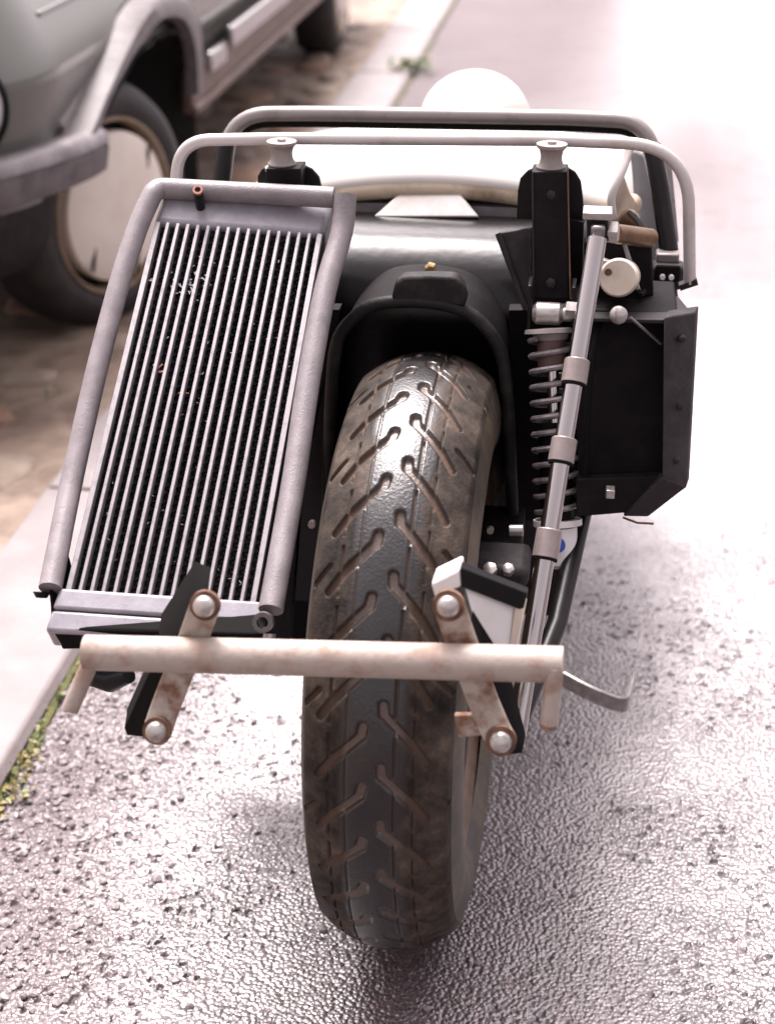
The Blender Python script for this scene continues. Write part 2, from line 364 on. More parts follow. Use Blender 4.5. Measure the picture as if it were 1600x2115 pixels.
def grid_mesh(name, X, Y, Z, col=None, attr='chip'):
    ny, nx = X.shape; co = np.stack([X, Y, Z], -1).reshape(-1, 3).astype(np.float32)
    i = np.arange(ny*nx).reshape(ny, nx)
    q = np.stack([i[:-1, :-1], i[:-1, 1:], i[1:, 1:], i[1:, :-1]], -1).reshape(-1, 4).astype(np.int32)
    me = bpy.data.meshes.new(name); me.vertices.add(len(co)); me.vertices.foreach_set('co', co.ravel())
    me.loops.add(q.size); me.loops.foreach_set('vertex_index', q.ravel()); me.polygons.add(len(q))
    me.polygons.foreach_set('loop_start', np.arange(0, q.size, 4, dtype=np.int32)); me.update(calc_edges=True); me.validate()
    if col is not None:
        ca = me.color_attributes.new(attr, 'FLOAT_COLOR', 'POINT')
        c4 = np.concatenate([col.reshape(-1, 3), np.ones((len(co), 1))], 1).astype(np.float32); ca.data.foreach_set('color', c4.ravel())
    return me
def axis(a, fine0, fine1, step, b, grow=1.25):
    """coordinates from a to b, dense between fine0 and fine1"""
    mid = list(np.arange(fine0, fine1, step)); lo = []; x = fine0; s = step
    while x > a: s *= grow; x -= s; lo.append(max(x, a))
    hi = []; x = mid[-1]; s = step
    while x < b: s *= grow; x += s; hi.append(min(x, b))
    return np.array(lo[::-1] + mid + hi)

# ------------------------------------------------------------------ road
KX = -.652                                            # the kerb line
xs = axis(KX-.02, KX+.0, .50, .0022, 120); ys = axis(-60, 1.02, 2.20, .0023, 300)
X, Y = np.meshgrid(xs, ys)
fine = sstep(.62, .45, X) * sstep(2.65, 2.0, Y) * sstep(.7, 1.0, Y)
wx = X + .008*(fbm(X*70, Y*70, 3)-.5); wy = Y + .008*(fbm(X*70, Y*70, 9)-.5)
f1, f2, idv = worley(wx, wy, .0070, 11)
g1, g2, gid = worley(wx+3, wy+1, .015, 21)
patch = fbm(X*9, Y*9, 31, 5); patch2 = fbm(X*3.1, Y*3.1, 41, 4)
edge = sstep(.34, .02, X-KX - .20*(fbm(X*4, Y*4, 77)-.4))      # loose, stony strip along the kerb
lost = idv > 1.0 - .16*edge - .12*np.clip(patch-.50, 0, 1)
xr_ = X*.86+Y*.5; yr_ = -X*.5+Y*.86
n1 = fbm(xr_*105+4, yr_*190, 205, 3); worn = sstep(.40, .60, fbm(X*6, Y*6, 83, 4))
marks = sstep(.565, .64, n1)*(.15+.85*worn)   # slanting pits, their shade also put into the colour
hole = np.where(lost, sstep(.10, .42, f2-f1), 0)
open_ = np.clip(sstep(.46, .66, patch)*.8 + .7*edge, 0, 1)
dome = np.clip(1-(f1/.75)**2, 0, 1)
h = .0006*dome*(.25+.75*open_)*idv - .0034*hole +   .0036*edge*np.clip(1-(g1/.7)**2, 0, 1)*gid - .0020*marks + .0005*(fbm(X*150, Y*150, 92, 3)-.5) + .0004*(fbm(X*62, Y*62, 63, 4)-.5)
Z = fine*h + .010*(fbm(X*1.3, Y*1.3, 55)-.5)*sstep(30, 3, np.hypot(X, Y))
col = np.stack([np.maximum(hole, .75*marks)*fine, open_*fine+.15*(1-fine), np.clip(np.maximum(edge*.75, .88*sstep(1.35,.5,X-KX+.9*(fbm(X*2.1,Y*1.2,301,4)-.5))*sstep(2.6,4.2,Y)), 0, 1)], -1)  # far strip by the kerb: darker reflection put into colour and coat
Z = Z - .004
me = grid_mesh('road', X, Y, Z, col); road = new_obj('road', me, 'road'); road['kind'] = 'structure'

# ------------------------------------------------------------------ pavement: earth verge, kerb stones, old bricks and stones
xs = axis(-60, -1.9, KX-.15, .012, KX-.15); ys = axis(-60, 1.6, 7.5, .014, 300, 1.3)
X, Y = np.meshgrid(xs, ys)
Z = .012 + .05*(fbm(X*3, Y*3, 101, 5)-.5)*sstep(KX-.2, KX-.5, X) + .012*(fbm(X*22, Y*22, 140)-.5) - .02*sstep(-.75,-1.1,X)
me = grid_mesh('pavement', X, Y, Z); pave = new_obj('pavement', me, 'verge'); pave['kind'] = 'structure'
kerb = thing('kerb', (KX-.1, 0, 0), kind='structure')
y = -1.35; k = 0; gap = .012
while y < 34:
    ln = .914; w = .20; rr = random.uniform
    b = B(); nn = 4
    # slab with slightly worn, uneven top edges
    z0 = .016 + rr(-.004, .004); x1 = KX + rr(-.004, .004)
    secs = []
    for j in range(nn+1):
        yy = y + gap/2 + (ln-gap)*j/nn; q = rr(-.003, .003)
        secs.append([(x1+q, yy, -.12), (x1+q, yy, z0-.012), (x1-.010+q, yy, z0), (x1-w, yy, z0+rr(-.002,.002)), (x1-w, yy, -.12)])
    vs = [p for s_ in secs for p in s_]; fs = []
    for j in range(nn):
        for i in range(5): fs.append((j*5+i, j*5+(i+1) % 5, j*5+5+(i+1) % 5, j*5+5+i))
    fs += [(4,3,2,1,0), tuple(nn*5+i for i in range(5))]
    b.add(vs, fs).build('kerb_stone', 'kerb', kerb, bevel=.004)
    y += ln; k += 1

def lump(name, c, size, rot, m, parent, seed):
    rnd = random.Random(seed); bm = bmesh.new(); bmesh.ops.create_icosphere(bm, subdivisions=2, radius=1)
    for v in bm.verts:
        p = v.co; k_ = 1 + rnd.uniform(-.10, .10); s_ = [math.copysign(abs(t)**.55, t) for t in p]
        v.co = Vector((s_[0]*size[0]*k_/2, s_[1]*size[1]*k_/2, s_[2]*size[2]*k_/2))
    bmesh.ops.rotate(bm, verts=bm.verts, cent=(0,0,0), matrix=Matrix.Rotation(rot, 3, 'Z'))
    bmesh.ops.translate(bm, verts=bm.verts, vec=c)
    me = bpy.data.meshes.new(name); bm.to_mesh(me); bm.free()
    return new_obj(name, me, m, parent)
rb = random.Random(5); placed = []
spots = [(-1.10,2.62,.16,.10,'brickA'), (-1.06,2.83,.12,.07,'brickB')]
for i in range(400):
    x_, y_ = rb.uniform(-1.55, -.93), rb.uniform(1.9, 7.2)
    w_, l_ = rb.uniform(.09, .17), rb.uniform(.10, .20)
    if x_ > -1.0 and False: continue
    spots.append((x_, y_, w_, l_, rb.choice(['brickB','brickB','brickC','brickA','brickC'])))
n_ = 0
for x_, y_, w_, l_, m_ in spots:
    if any(math.hypot(x_-a, y_-b) < (l_+c)*.58 for a, b, c in placed): continue
    placed.append((x_, y_, l_)); n_ += 1
    zz = .012 - .02*min(1, max(0, (-.75-x_)/.35))
    lump('paving_stone', (x_, y_, zz-.016+rb.uniform(0,.007)), (w_, l_, .05), rb.uniform(-.5,.5), m_, pave, i+n_)
    if n_ > 70: break

# loose chippings in the gutter: uncountable, one object
b = B(); rp = random.Random(12)
ico = bmesh.new(); bmesh.ops.create_icosphere(ico, subdivisions=1, radius=1)
iv = [v.co.copy() for v in ico.verts]; jf = [tuple(v.index for v in f.verts) for f in ico.faces]; ico.free()
for i in range(2100):
    y_ = 1.15 + 2.6*rp.random()**1.3; x_ = KX + .004 + abs(rp.gauss(0, .085))
    if rp.random() < .04: x_ = KX + rp.uniform(.0, .75)
    s_ = rp.uniform(.0022, .0058); R = Matrix.Rotation(rp.uniform(0, 6.28), 3, 'Z') @ Matrix.Rotation(rp.uniform(-.5, .5), 3, 'X')
    sc = Vector((rp.uniform(.7,1.3), rp.uniform(.7,1.3), rp.uniform(.5,.8)))
    b.add([R @ Vector((v.x*sc.x*rp.uniform(.8,1.2), v.y*sc.y, v.z*sc.z))*s_ + Vector((x_, y_, s_*.25-.004)) for v in iv], jf)
gr = b.build('loose_gravel', 'pebble', None, flat=True); gr['kind'] = 'stuff'; gr['label'] = 'loose grey stone chippings gathered along the kerb joint'; gr['category'] = 'gravel'
# moss line in the joint
b = B(); pts = []
for i in range(240):
    y_ = .9 + i*.03; pts.append((KX+.004+rp.uniform(-.003,.003), y_, -.004+rp.uniform(-.002,.002)))
b.tube(pts, [rp.uniform(.004,.010) for _ in pts], 7)
mo = b.build('joint_moss', 'moss'); mo['kind'] = 'stuff'; mo['label'] = 'dark green moss line filling the joint between kerb and road'; mo['category'] = 'moss'

def weed(loc, label, n=26, size=.02, m='leaf', seed=1, tall=1.0):
    r_ = random.Random(seed); t = thing('weed', loc, label, 'weed', 'weeds growing in the kerb joint')
    for part_m, cnt in ((m, n), ('leafy' if m == 'leaf' else 'leaf', max(5, n//3))):
        b = B()
        for i in range(cnt):
            q = r_.uniform(0, 6.28); ln = size*.62*r_.uniform(.5, 1.3); el = r_.uniform(.15, 1.2)
            o_ = Vector(loc) + Vector((r_.gauss(0, size*.45), r_.gauss(0, size*.9), 0))
            d = Vector((math.cos(q)*math.cos(el), math.sin(q)*math.cos(el), math.sin(el)*tall)); s_ = Vector((-math.sin(q), math.cos(q), 0))*ln*.24
            mid = o_ + d*ln*.55 + Vector((0,0,ln*.1)); tip = o_ + d*ln - Vector((0,0,ln*.12))
            b.add([o_, mid - s_, tip, mid + s_, mid + Vector((0,0,-ln*.05))], [(0,1,4),(1,2,4),(2,3,4),(3,0,4)])
        b.build('leaves', part_m, t, flat=True)
    return t
weed((-0.656, 1.712, 0.0), 'small bright green weed in the kerb joint below the left end of the white bar', 30, .020, 'leaf', 3)
weed((-0.656, 1.754, 0.0), 'low yellowing weed in the kerb joint just under the radiator corner', 20, .016, 'leafy', 8)
weed((-0.647, 1.574, 0.0), 'yellow-orange weed in the kerb joint along the near kerb', 34, .020, 'leafy', 4)
weed((-0.646, 1.617, 0.0), 'green weed in the kerb joint next to the yellow-orange clump', 22, .018, 'leaf', 14)
weed((-0.642, 1.499, 0.0), 'pale yellow grassy weed in the joint at the left picture edge', 40, .026, 'leafy', 5)
weed((-0.667, 6.082, 0.01), 'bright green weed between two far kerb stones behind the motorcycle', 90, .075, 'leaf', 6, .7)
weed((-0.985, 2.745, 0.0), 'small green sprig between the paving stones beside the radiator', 16, .022, 'leaf', 7)

# ------------------------------------------------------------------ parked car
car = thing('parked_car', (-1.75, 4.6, 0), 'grey-green car with weathered grey plastic bumper and wheel arch, parked on the earth verge', 'car')
SX = -.945; FY = 2.56                                 # side plane, nose plane
arch_c = (3.36, .25)
def side_x(zv):                                       # inset of the flank with height: folded along a crease
    if zv < .585: return -.002 - .055*(.585-zv)/.30
    return -.002 - .13*((zv-.585)/.265)**1.25
HW = .80; CXc = SX - HW
zs = [.24,.28,.32,.36,.40,.44,.48,.52,.55,.58,.585,.60,.64,.68,.72,.76,.80,.83,.85]
path = []
rc = .28
for t in np.linspace(CXc, SX-rc, 10): path.append((t, FY, 0))
for q in np.linspace(0, math.pi/2, 9)[1:]: path.append((SX-rc+rc*math.sin(q), FY+rc-rc*math.cos(q), q))
for t in np.arange(FY+rc+.03, 7.30, .03): path.append((SX, t, math.pi/2))
vs = []; fs = []
for px_, py_, q in path:
    for zv in zs:
        ins = side_x(zv); vs.append((px_ + ins*math.sin(q), py_ - ins*math.cos(q), zv))
nz = len(zs)
arch_in = [(2.963, 0.396), (3.068, 0.452), (3.174, 0.487), (3.372, 0.528), (3.574, 0.544), (3.735, 0.518), (3.84, 0.446), (3.849, 0.353)]
def in_poly(y_, z_, poly):
    c = False; n = len(poly)
    for i in range(n):
        (a, b_), (c_, d) = poly[i], poly[i-1]
        if (b_ > z_) != (d > z_) and y_ < (c_-a)*(z_-b_)/(d-b_)+a: c = not c
    return c
hole = [(a[0], 0.0) for a in arch_in[:1]] + list(arch_in) + [(arch_in[-1][0], 0.0)]
hole = [(y_ + (.012 if i < 4 else -.012), z_-.006) for i, (y_, z_) in enumerate(hole)]
rhole = [(6.45+.36*math.cos(q), .25+.33*math.sin(q)) for q in np.linspace(0, math.pi, 14)] + [(6.09, 0), (6.81, 0)][:1] + [(6.81,0)]
for i in range(len(path)-1):
    for j in range(nz-1):
        yc = (path[i][1]+path[i+1][1])/2; zc = (zs[j]+zs[j+1])/2
        if path[i][2] > 1.5 and (in_poly(yc, zc, hole) or in_poly(yc, zc, rhole)): continue
        if yc < 3.05 and zc < .36: continue
        fs.append((i*nz+j, (i+1)*nz+j, (i+1)*nz+j+1, i*nz+j+1))
b = B(); b.add(vs, fs)
# mirror flank, bonnet, cabin
k0 = len(b.v)
b.add([(2*CXc-x_, y_, z_) for x_, y_, z_ in vs], [f[::-1] for f in fs])
b.build('body', 'carp', car, ang=60)
xi = SX+side_x(.85)
b = B(); b.add([(xi,FY+.12,.85),(2*CXc-xi,FY+.12,.85),(2*CXc-xi+.05,FY+1.2,.93),(xi-.05,FY+1.2,.93)], [(0,1,2,3)]).build('bonnet', 'carp', car)
b = B(); b.add([(xi-.05,FY+1.2,.93),(2*CXc-xi+.05,FY+1.2,.93),(2*CXc-xi+.18,FY+1.8,1.33),(xi-.18,FY+1.8,1.33)], [(0,1,2,3)]).build('windscreen', 'cglass', car)
b = B(); b.add([(xi-.18,FY+1.8,1.33),(2*CXc-xi+.18,FY+1.8,1.33),(2*CXc-xi+.18,FY+3.8,1.33),(xi-.18,FY+3.8,1.33)], [(0,1,2,3)]).build('roof', 'carp', car)
b = B(); b.add([(xi,FY+1.1,.852),(xi,7.3,.852),(xi-.18,FY+3.8,1.325),(xi-.18,FY+1.8,1.325)], [(0,1,2,3)]).build('side_window', 'cglass', car)
# dark underside and wheel-well liner
b = B(); b.box((CXc, 5.55, .37), (1.54, 3.3, .20)); b.box((CXc, 3.4, .45), (1.06, 1.3, .36)); b.build('underside', 'cdark', car)
b = B()
rim_ = [Vector((SX-.003, y_, z_)) for y_, z_ in hole[2:]]
inn_ = [Vector((SX-.26, y_, z_)) for y_, z_ in hole[2:]]
b.add(rim_+inn_, [(i, i+1, i+1+len(rim_), i+len(rim_)) for i in range(len(rim_)-1)])
b.build('wheel_well', 'cdark', car)
# arch trim: band standing proud of the wing, outer lip bright
arch_out = [(2.812, 0.457), (2.886, 0.481), (3.019, 0.532), (3.196, 0.596), (3.344, 0.632), (3.528, 0.631), (3.736, 0.587), (3.819, 0.496), (3.793, 0.359)]
arch_mid = [(2.864, 0.445), (2.92, 0.474), (3.042, 0.523), (3.226, 0.569), (3.375, 0.59), (3.499, 0.585), (3.625, 0.554), (3.703, 0.482), (3.704, 0.377)]
def smooth_poly(P, n=4):
    out = []
    for i in range(len(P)-1):
        p0, p1, p2, p3 = P[max(i-1,0)], P[i], P[i+1], P[min(i+2,len(P)-1)]
        for j in range(n):
            t = j/n; out.append(tuple(.5*((2*p1[k])+(-p0[k]+p2[k])*t+(2*p0[k]-5*p1[k]+4*p2[k]-p3[k])*t*t+(-p0[k]+3*p1[k]-3*p2[k]+p3[k])*t**3) for k in (0,1)))
    out.append(tuple(P[-1])); return out
A = smooth_poly(arch_out); Bm = smooth_poly(arch_mid); vs = []; fs = []
for (ya, za), (yb, zb) in zip(A, Bm):
    vs += [(SX-.012, ya, za+.004), (SX+.022, ya*.9+yb*.1, za*.9+zb*.1), (SX+.036, ya*.7+yb*.3, za*.7+zb*.3), (SX+.040, yb, zb), (SX+.012, yb, zb-.004)]
for i in range(len(A)-1):
    for j in range(4): fs.append((i*5+j, i*5+j+1, i*5+6+j, i*5+5+j))
B().add(vs, fs).build('arch_trim', 'ctrim', car, ang=50)
# bumper wrapping the corner
bp_ = [(CXc, 2.40), (-1.40, 2.41)] + [(x_, y_) for x_, y_ in ((-1.25,2.425),(-1.16,2.455),(-1.09,2.51),(-1.035,2.575),(-.995,2.64),(-.955,2.72),(-.925,2.80),(-.908,2.87),(-.903,2.93))]
sec = [(-.07,.462), (-.014,.470), (.004,.458), (.010,.435), (.002,.392), (-.03,.380), (-.07,.380)]
vs = []; fs = []
for i, (x_, y_) in enumerate(bp_):
    a = Vector(bp_[max(i-1,0)]); c = Vector(bp_[min(i+1,len(bp_)-1)]); d = (c-a).normalized(); nn_ = Vector((d.y, -d.x))
    for o_, z_ in sec: vs.append((x_+nn_.x*o_, y_+nn_.y*o_, z_))
m_ = len(sec)
for i in range(len(bp_)-1):
    for j in range(m_): fs.append((i*m_+j, i*m_+(j+1) % m_, (i+1)*m_+(j+1) % m_, (i+1)*m_+j))
fs += [tuple(range(m_)), tuple((len(bp_)-1)*m_+j for j in range(m_))]
B().add(vs, fs).build('bumper', 'ctrim', car, ang=50)
vs = []; fs = []
for i, (x_, y_) in enumerate(bp_):
    a = Vector(bp_[max(i-1,0)]); c = Vector(bp_[min(i+1,len(bp_)-1)]); d = (c-a).normalized(); nn_ = Vector((d.y, -d.x))
    for o_, z_ in ((-.05,.4705),(-.012,.476),(.008,.463),(.0115,.447),(-.01,.446),(-.05,.447)): vs.append((x_+nn_.x*o_, y_+nn_.y*o_, z_))
for i in range(len(bp_)-1):
    for j in range(6): fs.append((i*6+j, i*6+(j+1) % 6, (i+1)*6+(j+1) % 6, (i+1)*6+j))
fs += [tuple(range(6)), tuple((len(bp_)-1)*6+j for j in range(6))]
B().add(vs, fs).build('bumper_pale_top', 'steelm', car, ang=60)  # bumper's lit upper surface put in as a paler layer
# valance under the bumper
vs = []; fs = []
for i, (x_, y_) in enumerate(bp_[:-2]):
    vs += [(x_-.05, y_+.03, .385), (x_-.075, y_+.06, .28), (x_-.14, y_+.16, .19)]
for i in range(len(bp_)-3):
    for j in range(2): fs.append((i*3+j, i*3+3+j, i*3+4+j, i*3+1+j))
B().add(vs, fs).build('valance', 'blkg', car)
# headlamp on the nose corner
hl = B().lathe((-1.071, 2.63, 0.566), (.35,-1,.10), [(0,.095),(.02,.095),(.024,.088),(.018,.084)], 40, cap=False).build('headlamp', 'plugm', car)
B().lathe((-1.07, 2.627, 0.566), (.35,-1,.10), [(.0,.086),(.016,.082),(.028,.06),(.034,.03),(.036,.002)], 40).build('lens', 'lens', hl)
# crease, bright strip, sill
b = B(); b.bar((SX+.001+side_x(.685), FY+.30, .685), (SX+.001+side_x(.685), 3.9, .685), .008, .010).build('swage_line', 'carp', car, bevel=.003)
b = B(); b.bar((SX+.010, 3.95, .405), (SX+.010, 4.12, .402), .02, .05); b.build('bright_strip', 'cchrome', car, bevel=.006)
b = B(); b.bar((SX+.010, 4.20, .425), (SX+.010, 6.0, .42), .02, .055); b.build('bright_strip', 'cchrome', car, bevel=.006)
b = B(); b.bar((SX-.012, 3.80, .365), (SX-.012, 6.05, .36), .03, .085); b.build('sill', 'csill', car, bevel=.008)
b = B(); b.bar((SX-.006, 3.80, .318), (SX-.006, 6.05, .313), .04, .022); b.build('sill_flange', 'csill', car, bevel=.006)
def car_wheel(hub, r, steer):
    """wheel whose outside faces +X, turned by steer about the vertical"""
    w = .16
    R = Matrix.Rotation(steer, 3, 'Z'); ax = R @ Vector((1,0,0)); o = Vector(hub)
    wh = B().lathe(o, ax, [(-w,r*.72),(-w*.97,r*.92),(-w*.8,r*.985),(-w*.5,r),(-w*.22,r*.985),(-.008,r*.93),(.004,r*.84),(.006,r*.76),(-.004,r*.69)], 64, cap=False).build('wheel', 'ctyre', car)
    B().lathe(o, ax, [(-.03,r*.655),(-.004,r*.668),(.006,r*.685),(.006,r*.70),(-.004,r*.715)], 64, cap=False).build('rim', 'crim', wh)
    B().lathe(o, ax, [(-.05,r*.64),(-.045,r*.3),(-.05,.01)], 48).build('wheel_disc', 'cdark', wh)
    B().lathe(o, ax, [(-.05,r*.57),(-.004,r*.60),(.008,r*.59),(.020,r*.46),(.024,r*.2),(.026,.004)], 56).build('hubcap', 'chub', wh)
    for s_ in (-.34, .34):
        u = R @ Vector((0,1,0)); v_ = Vector((0,0,1)); dirn = (u*.26 + v_*.97).normalized(); sdv = (u*.97 - v_*.26).normalized()
        c_ = o + sdv*s_*r*.8 + ax*.0185
        B().bar(c_-dirn*r*.52, c_+dirn*r*.52, .006, .004, ax).build('hubcap_groove', 'cdark', wh)
    return wh
car_wheel((-.975, 3.205, .243), .262, math.radians(-24))
car_wheel((-.985, 6.45, .25), .265, 0)

# ------------------------------------------------------------------ motorcycle
bike = thing('motorcycle', (-.155, 1.4, 0), 'stripped motorcycle seen end-on with bare tyre, slatted radiator, chrome rod and cream bodywork', 'motorcycle')
def part(b, name, m, parent=bike, **kw): return b.build(name, m, parent, **kw)

# --- tyre: profile swept round with cut grooves
WX, WY, R0 = -.143, 1.4, .30
YAW = math.radians(1.5)                               # the wheel is turned a touch
half = []                                             # (lateral, radius) from crown to bead
cr = .092
for q in np.linspace(0, 1, 58):
    a = q*math.asin(.062/cr); half.append((cr*math.sin(a), R0-cr+cr*math.cos(a)))
for xq, rq in ((.0635,.273),(.0655,.267),(.0690,.256),(.0715,.245),(.0722,.234),(.0715,.224),(.069,.213),(.064,.204),(.060,.198)): half.append((xq, rq))
half = [(a, b_) for a, b_ in half]
prof = [(-a, r_) for a, r_ in half[::-1]][:-1] + half
prof = np.array(prof); arc = np.concatenate([[0], np.cumsum(np.hypot(*np.diff(prof, axis=0).T))]); ci = len(half)-1; arc -= arc[ci]
NT = 1500
th = np.linspace(0, 2*np.pi, NT+1)                    # 0 = towards the camera, up = pi/2
TH, ARC = np.meshgrid(th, arc, indexing='ij')
U = TH*R0
segs = []
pitch = 2*math.pi/34
for k in range(34):
    t0 = math.radians(83) + k*pitch                    # right-hand groove: hook near the centre, running out and down
    P = [(.0075,.008),(.0085,0),(.020,-.012),(.034,-.027),(.047,-.046)]
    segs += [((t0*R0+P[i][1], P[i][0]), (t0*R0+P[i+1][1], P[i+1][0]), .0040 if i else .0046) for i in range(4)]
    segs.append(((t0*R0-.020, .0185), (t0*R0+.034, .0185), .0007)); segs.append(((t0*R0-.052, .0345), (t0*R0-.004, .0345), .0007))
    if k % 2: segs.append(((t0*R0-.02, .050), (t0*R0-.036, .068), .0026))
    t0 = t0 - pitch*.36
    P = [(-.0090,.008),(-.0105,0),(-.021,-.011),(-.036,-.026),(-.050,-.044)]
    segs += [((t0*R0+P[i][1], P[i][0]), (t0*R0+P[i+1][1], P[i+1][0]), .0040 if i else .0046) for i in range(4)]
    segs.append(((t0*R0-.018, -.0240), (t0*R0+.036, -.0240), .0007)); segs.append(((t0*R0-.048, -.040), (t0*R0-.002, -.040), .0007))
    if k % 2: segs.append(((t0*R0-.02, -.052), (t0*R0-.036, -.068), .0026))
dep = np.zeros(U.shape); CIRC = 2*math.pi*R0
for (ua, va), (ub, vb), w_ in segs:
    for sh in (-CIRC, 0, CIRC):
        i0 = np.searchsorted(th*R0, min(ua, ub)+sh-.01); i1 = np.searchsorted(th*R0, max(ua, ub)+sh+.01)
        if i1 <= i0: continue
        uu = U[i0:i1]; vv = ARC[i0:i1]; du, dv = ub-ua, vb-va
        t = np.clip(((uu-ua-sh)*du+(vv-va)*dv)/(du*du+dv*dv), 0, 1); d = np.hypot(uu-(ua+sh)-t*du, vv-va-t*dv)
        dep[i0:i1] = np.maximum(dep[i0:i1], 1-sstep(w_*.70, w_*1.22, d))
latp = np.broadcast_to(prof[:,0], U.shape); rad = np.broadcast_to(prof[:,1], U.shape) - dep*.0050
Yt = WY - rad*np.cos(TH); Zt = .30 + rad*np.sin(TH); flat = np.maximum(Zt, .0035-.006)   # slight flat where it rests
col = np.stack([np.abs(ARC)/.12, dep, TH/7], -1)
me = grid_mesh('tyre', WX+latp*math.cos(YAW)+(Yt-WY)*math.sin(YAW), WY+(Yt-WY)*math.cos(YAW)-latp*math.sin(YAW), flat, col, 'tread')
bm = bmesh.new(); bm.from_mesh(me); bmesh.ops.remove_doubles(bm, verts=bm.verts, dist=1e-5); bmesh.ops.recalc_face_normals(bm, faces=bm.faces); bm.to_mesh(me); bm.free()
me.materials.append(M['tyre']); me.materials.append(M['wall'])
tyre = new_obj('tyre', me, None, bike)
for p_ in me.polygons:
    if math.hypot(p_.center.y-WY, p_.center.z-.3) < .266: p_.material_index = 1
rimo = part(B().lathe((WX,WY,.30), (1,0,0), [(-.060,.196),(-.058,.212),(-.052,.212),(-.040,.195),(-.02,.18),(.02,.18),(.040,.195),(.052,.212),(.058,.212),(.060,.196),(.04,.16),(-.04,.16)], 64, cap=False), 'wheel_rim', 'gold')
part(B().lathe((WX,WY,.30), (1,0,0), [(-.05,.17),(-.03,.10),(-.05,.06),(.05,.06),(.03,.10),(.05,.17)], 48), 'wheel_hub', 'blk', rimo)

# --- inner mudguard: inverted U round the rear of the wheel, with a rolled lip
def uarch(yv, hw, zt, zb, n=22, xo=0, rtop=.078):
    pts = [(WX+xo-hw, yv, zb)]
    for q in np.linspace(0, math.pi, n): pts.append((WX+xo-hw*math.cos(q), yv, zt-rtop+rtop*math.sin(q)))
    pts.append((WX+xo+hw, yv, zb)); return pts
lipL = (-0.24, 1.48, 0.407)
b = B()
A0 = [(-0.247, 1.48, 0.406), (-0.241, 1.48, 0.537), (-0.235, 1.48, 0.592), (-0.222, 1.48, 0.617), (-0.2, 1.48, 0.635), (-0.169, 1.48, 0.641), (-0.134, 1.48, 0.64), (-0.105, 1.48, 0.632), (-0.085, 1.48, 0.615), (-0.071, 1.48, 0.589), (-0.064, 1.48, 0.546), (-0.059, 1.48, 0.483), (-0.054, 1.48, 0.412)]
A0 = [Vector(p) for p in A0]
def cr3(P, n=4):
    out = []
    for i in range(len(P)-1):
        p0, p1, p2, p3 = P[max(i-1,0)], P[i], P[i+1], P[min(i+2,len(P)-1)]
        for j in range(n):
            t = j/n; out.append(.5*((2*p1)+(p2-p0)*t+(2*p0-5*p1+4*p2-p3)*t*t+(3*p1-p0-3*p2+p3)*t**3))
    out.append(P[-1]); return out
A1 = cr3(A0); na = len(A1); cz = sum((p for p in A1), Vector())/na
vs = [p.copy() for p in A1]
for dy, sh in ((.05,1.0),(.13,.98),(.20,.93),(.27,.80)):
    vs += [Vector((cz.x+(p.x-cz.x)*sh, p.y+dy, cz.z-.1+(p.z-cz.z+.1)*sh)) for p in A1]
fs = []
for r_ in range(4):
    for i in range(na-1): fs.append((r_*na+i, r_*na+i+1, r_*na+na+i+1, r_*na+na+i))
fs.append(tuple(range(4*na, 5*na)))
mg = part(B().add(vs, fs), 'mudguard', 'blkm')
part(B().tube(A1, .0065, 10), 'mudguard_lip', 'guard', mg)
tp = [(-0.179, 1.475, 0.647), (-0.176, 1.475, 0.661), (-0.168, 1.475, 0.667), (-0.141, 1.475, 0.669), (-0.118, 1.475, 0.669), (-0.11, 1.475, 0.661), (-0.106, 1.475, 0.647), (-0.108, 1.475, 0.639), (-0.141, 1.475, 0.64), (-0.178, 1.475, 0.636)]
part(B().plate(tp, (0,.02,0)), 'mudguard_tab', 'guard', mg, bevel=.003)

# --- bulkhead: vertical black sheet with a rounded shoulder
xl, xr = (-0.321, 1.6, 0.66)[0], (-0.002, 1.6, 0.671)[0]
zt = (-0.179, 1.7, 0.666)[2]
prf = [(1.585,.24), (1.585,zt-.085)] + [(1.585+.115-.115*math.cos(q), zt-.085+.085*math.sin(q)) for q in np.linspace(.1, math.pi/2, 14)] + [(1.712, zt-.002), (1.722, zt-.03), (1.722,.24)]
vs = []; n_ = len(prf)
for x_ in (xl, xr): vs += [(x_, y_, z_) for y_, z_ in prf]
b = B().add(vs, [(i, i+1, i+1+n_, i+n_) for i in range(n_-1)] + [(n_-1,0,n_,2*n_-1), tuple(range(n_)), tuple(range(n_,2*n_))])
bh = part(b, 'bulkhead', 'gloss', ang=50)
yb_ = 1.655
tb = [(-0.226, 1.69, 0.665), (-0.201, 1.712, 0.685), (-0.133, 1.712, 0.688), (-0.11, 1.69, 0.669)]
part(B().plate(tb, (0,.012,-.006)), 'bulkhead_tongue', 'alloy', bh, bevel=.002)  # pale alloy puts the blown-out highlight into the tongue's colour
part(B().lathe((-0.152, 1.587, 0.642), (0,-1,0), [(-.002,.0062),(.004,.0062),(.006,.004)], 6), 'bolt', 'brass', bh)
# dark undertray between bulkhead and body
part(B().box(((xl+xr)/2, 1.90, zt-.004), (xr-xl-.02, .36, .02)), 'undertray', 'foam')
part(B().box((-.085, 2.13, .455), (.29, .82, .21)).box((-.04, 2.28, .40), (.30, .62, .28)).box((-.15, 2.13, .25), (.20, .82, .22)), 'engine_blocker', 'blkm', bevel=.03)  # unseen engine bulk, widened to block sky reflection beside the wheel

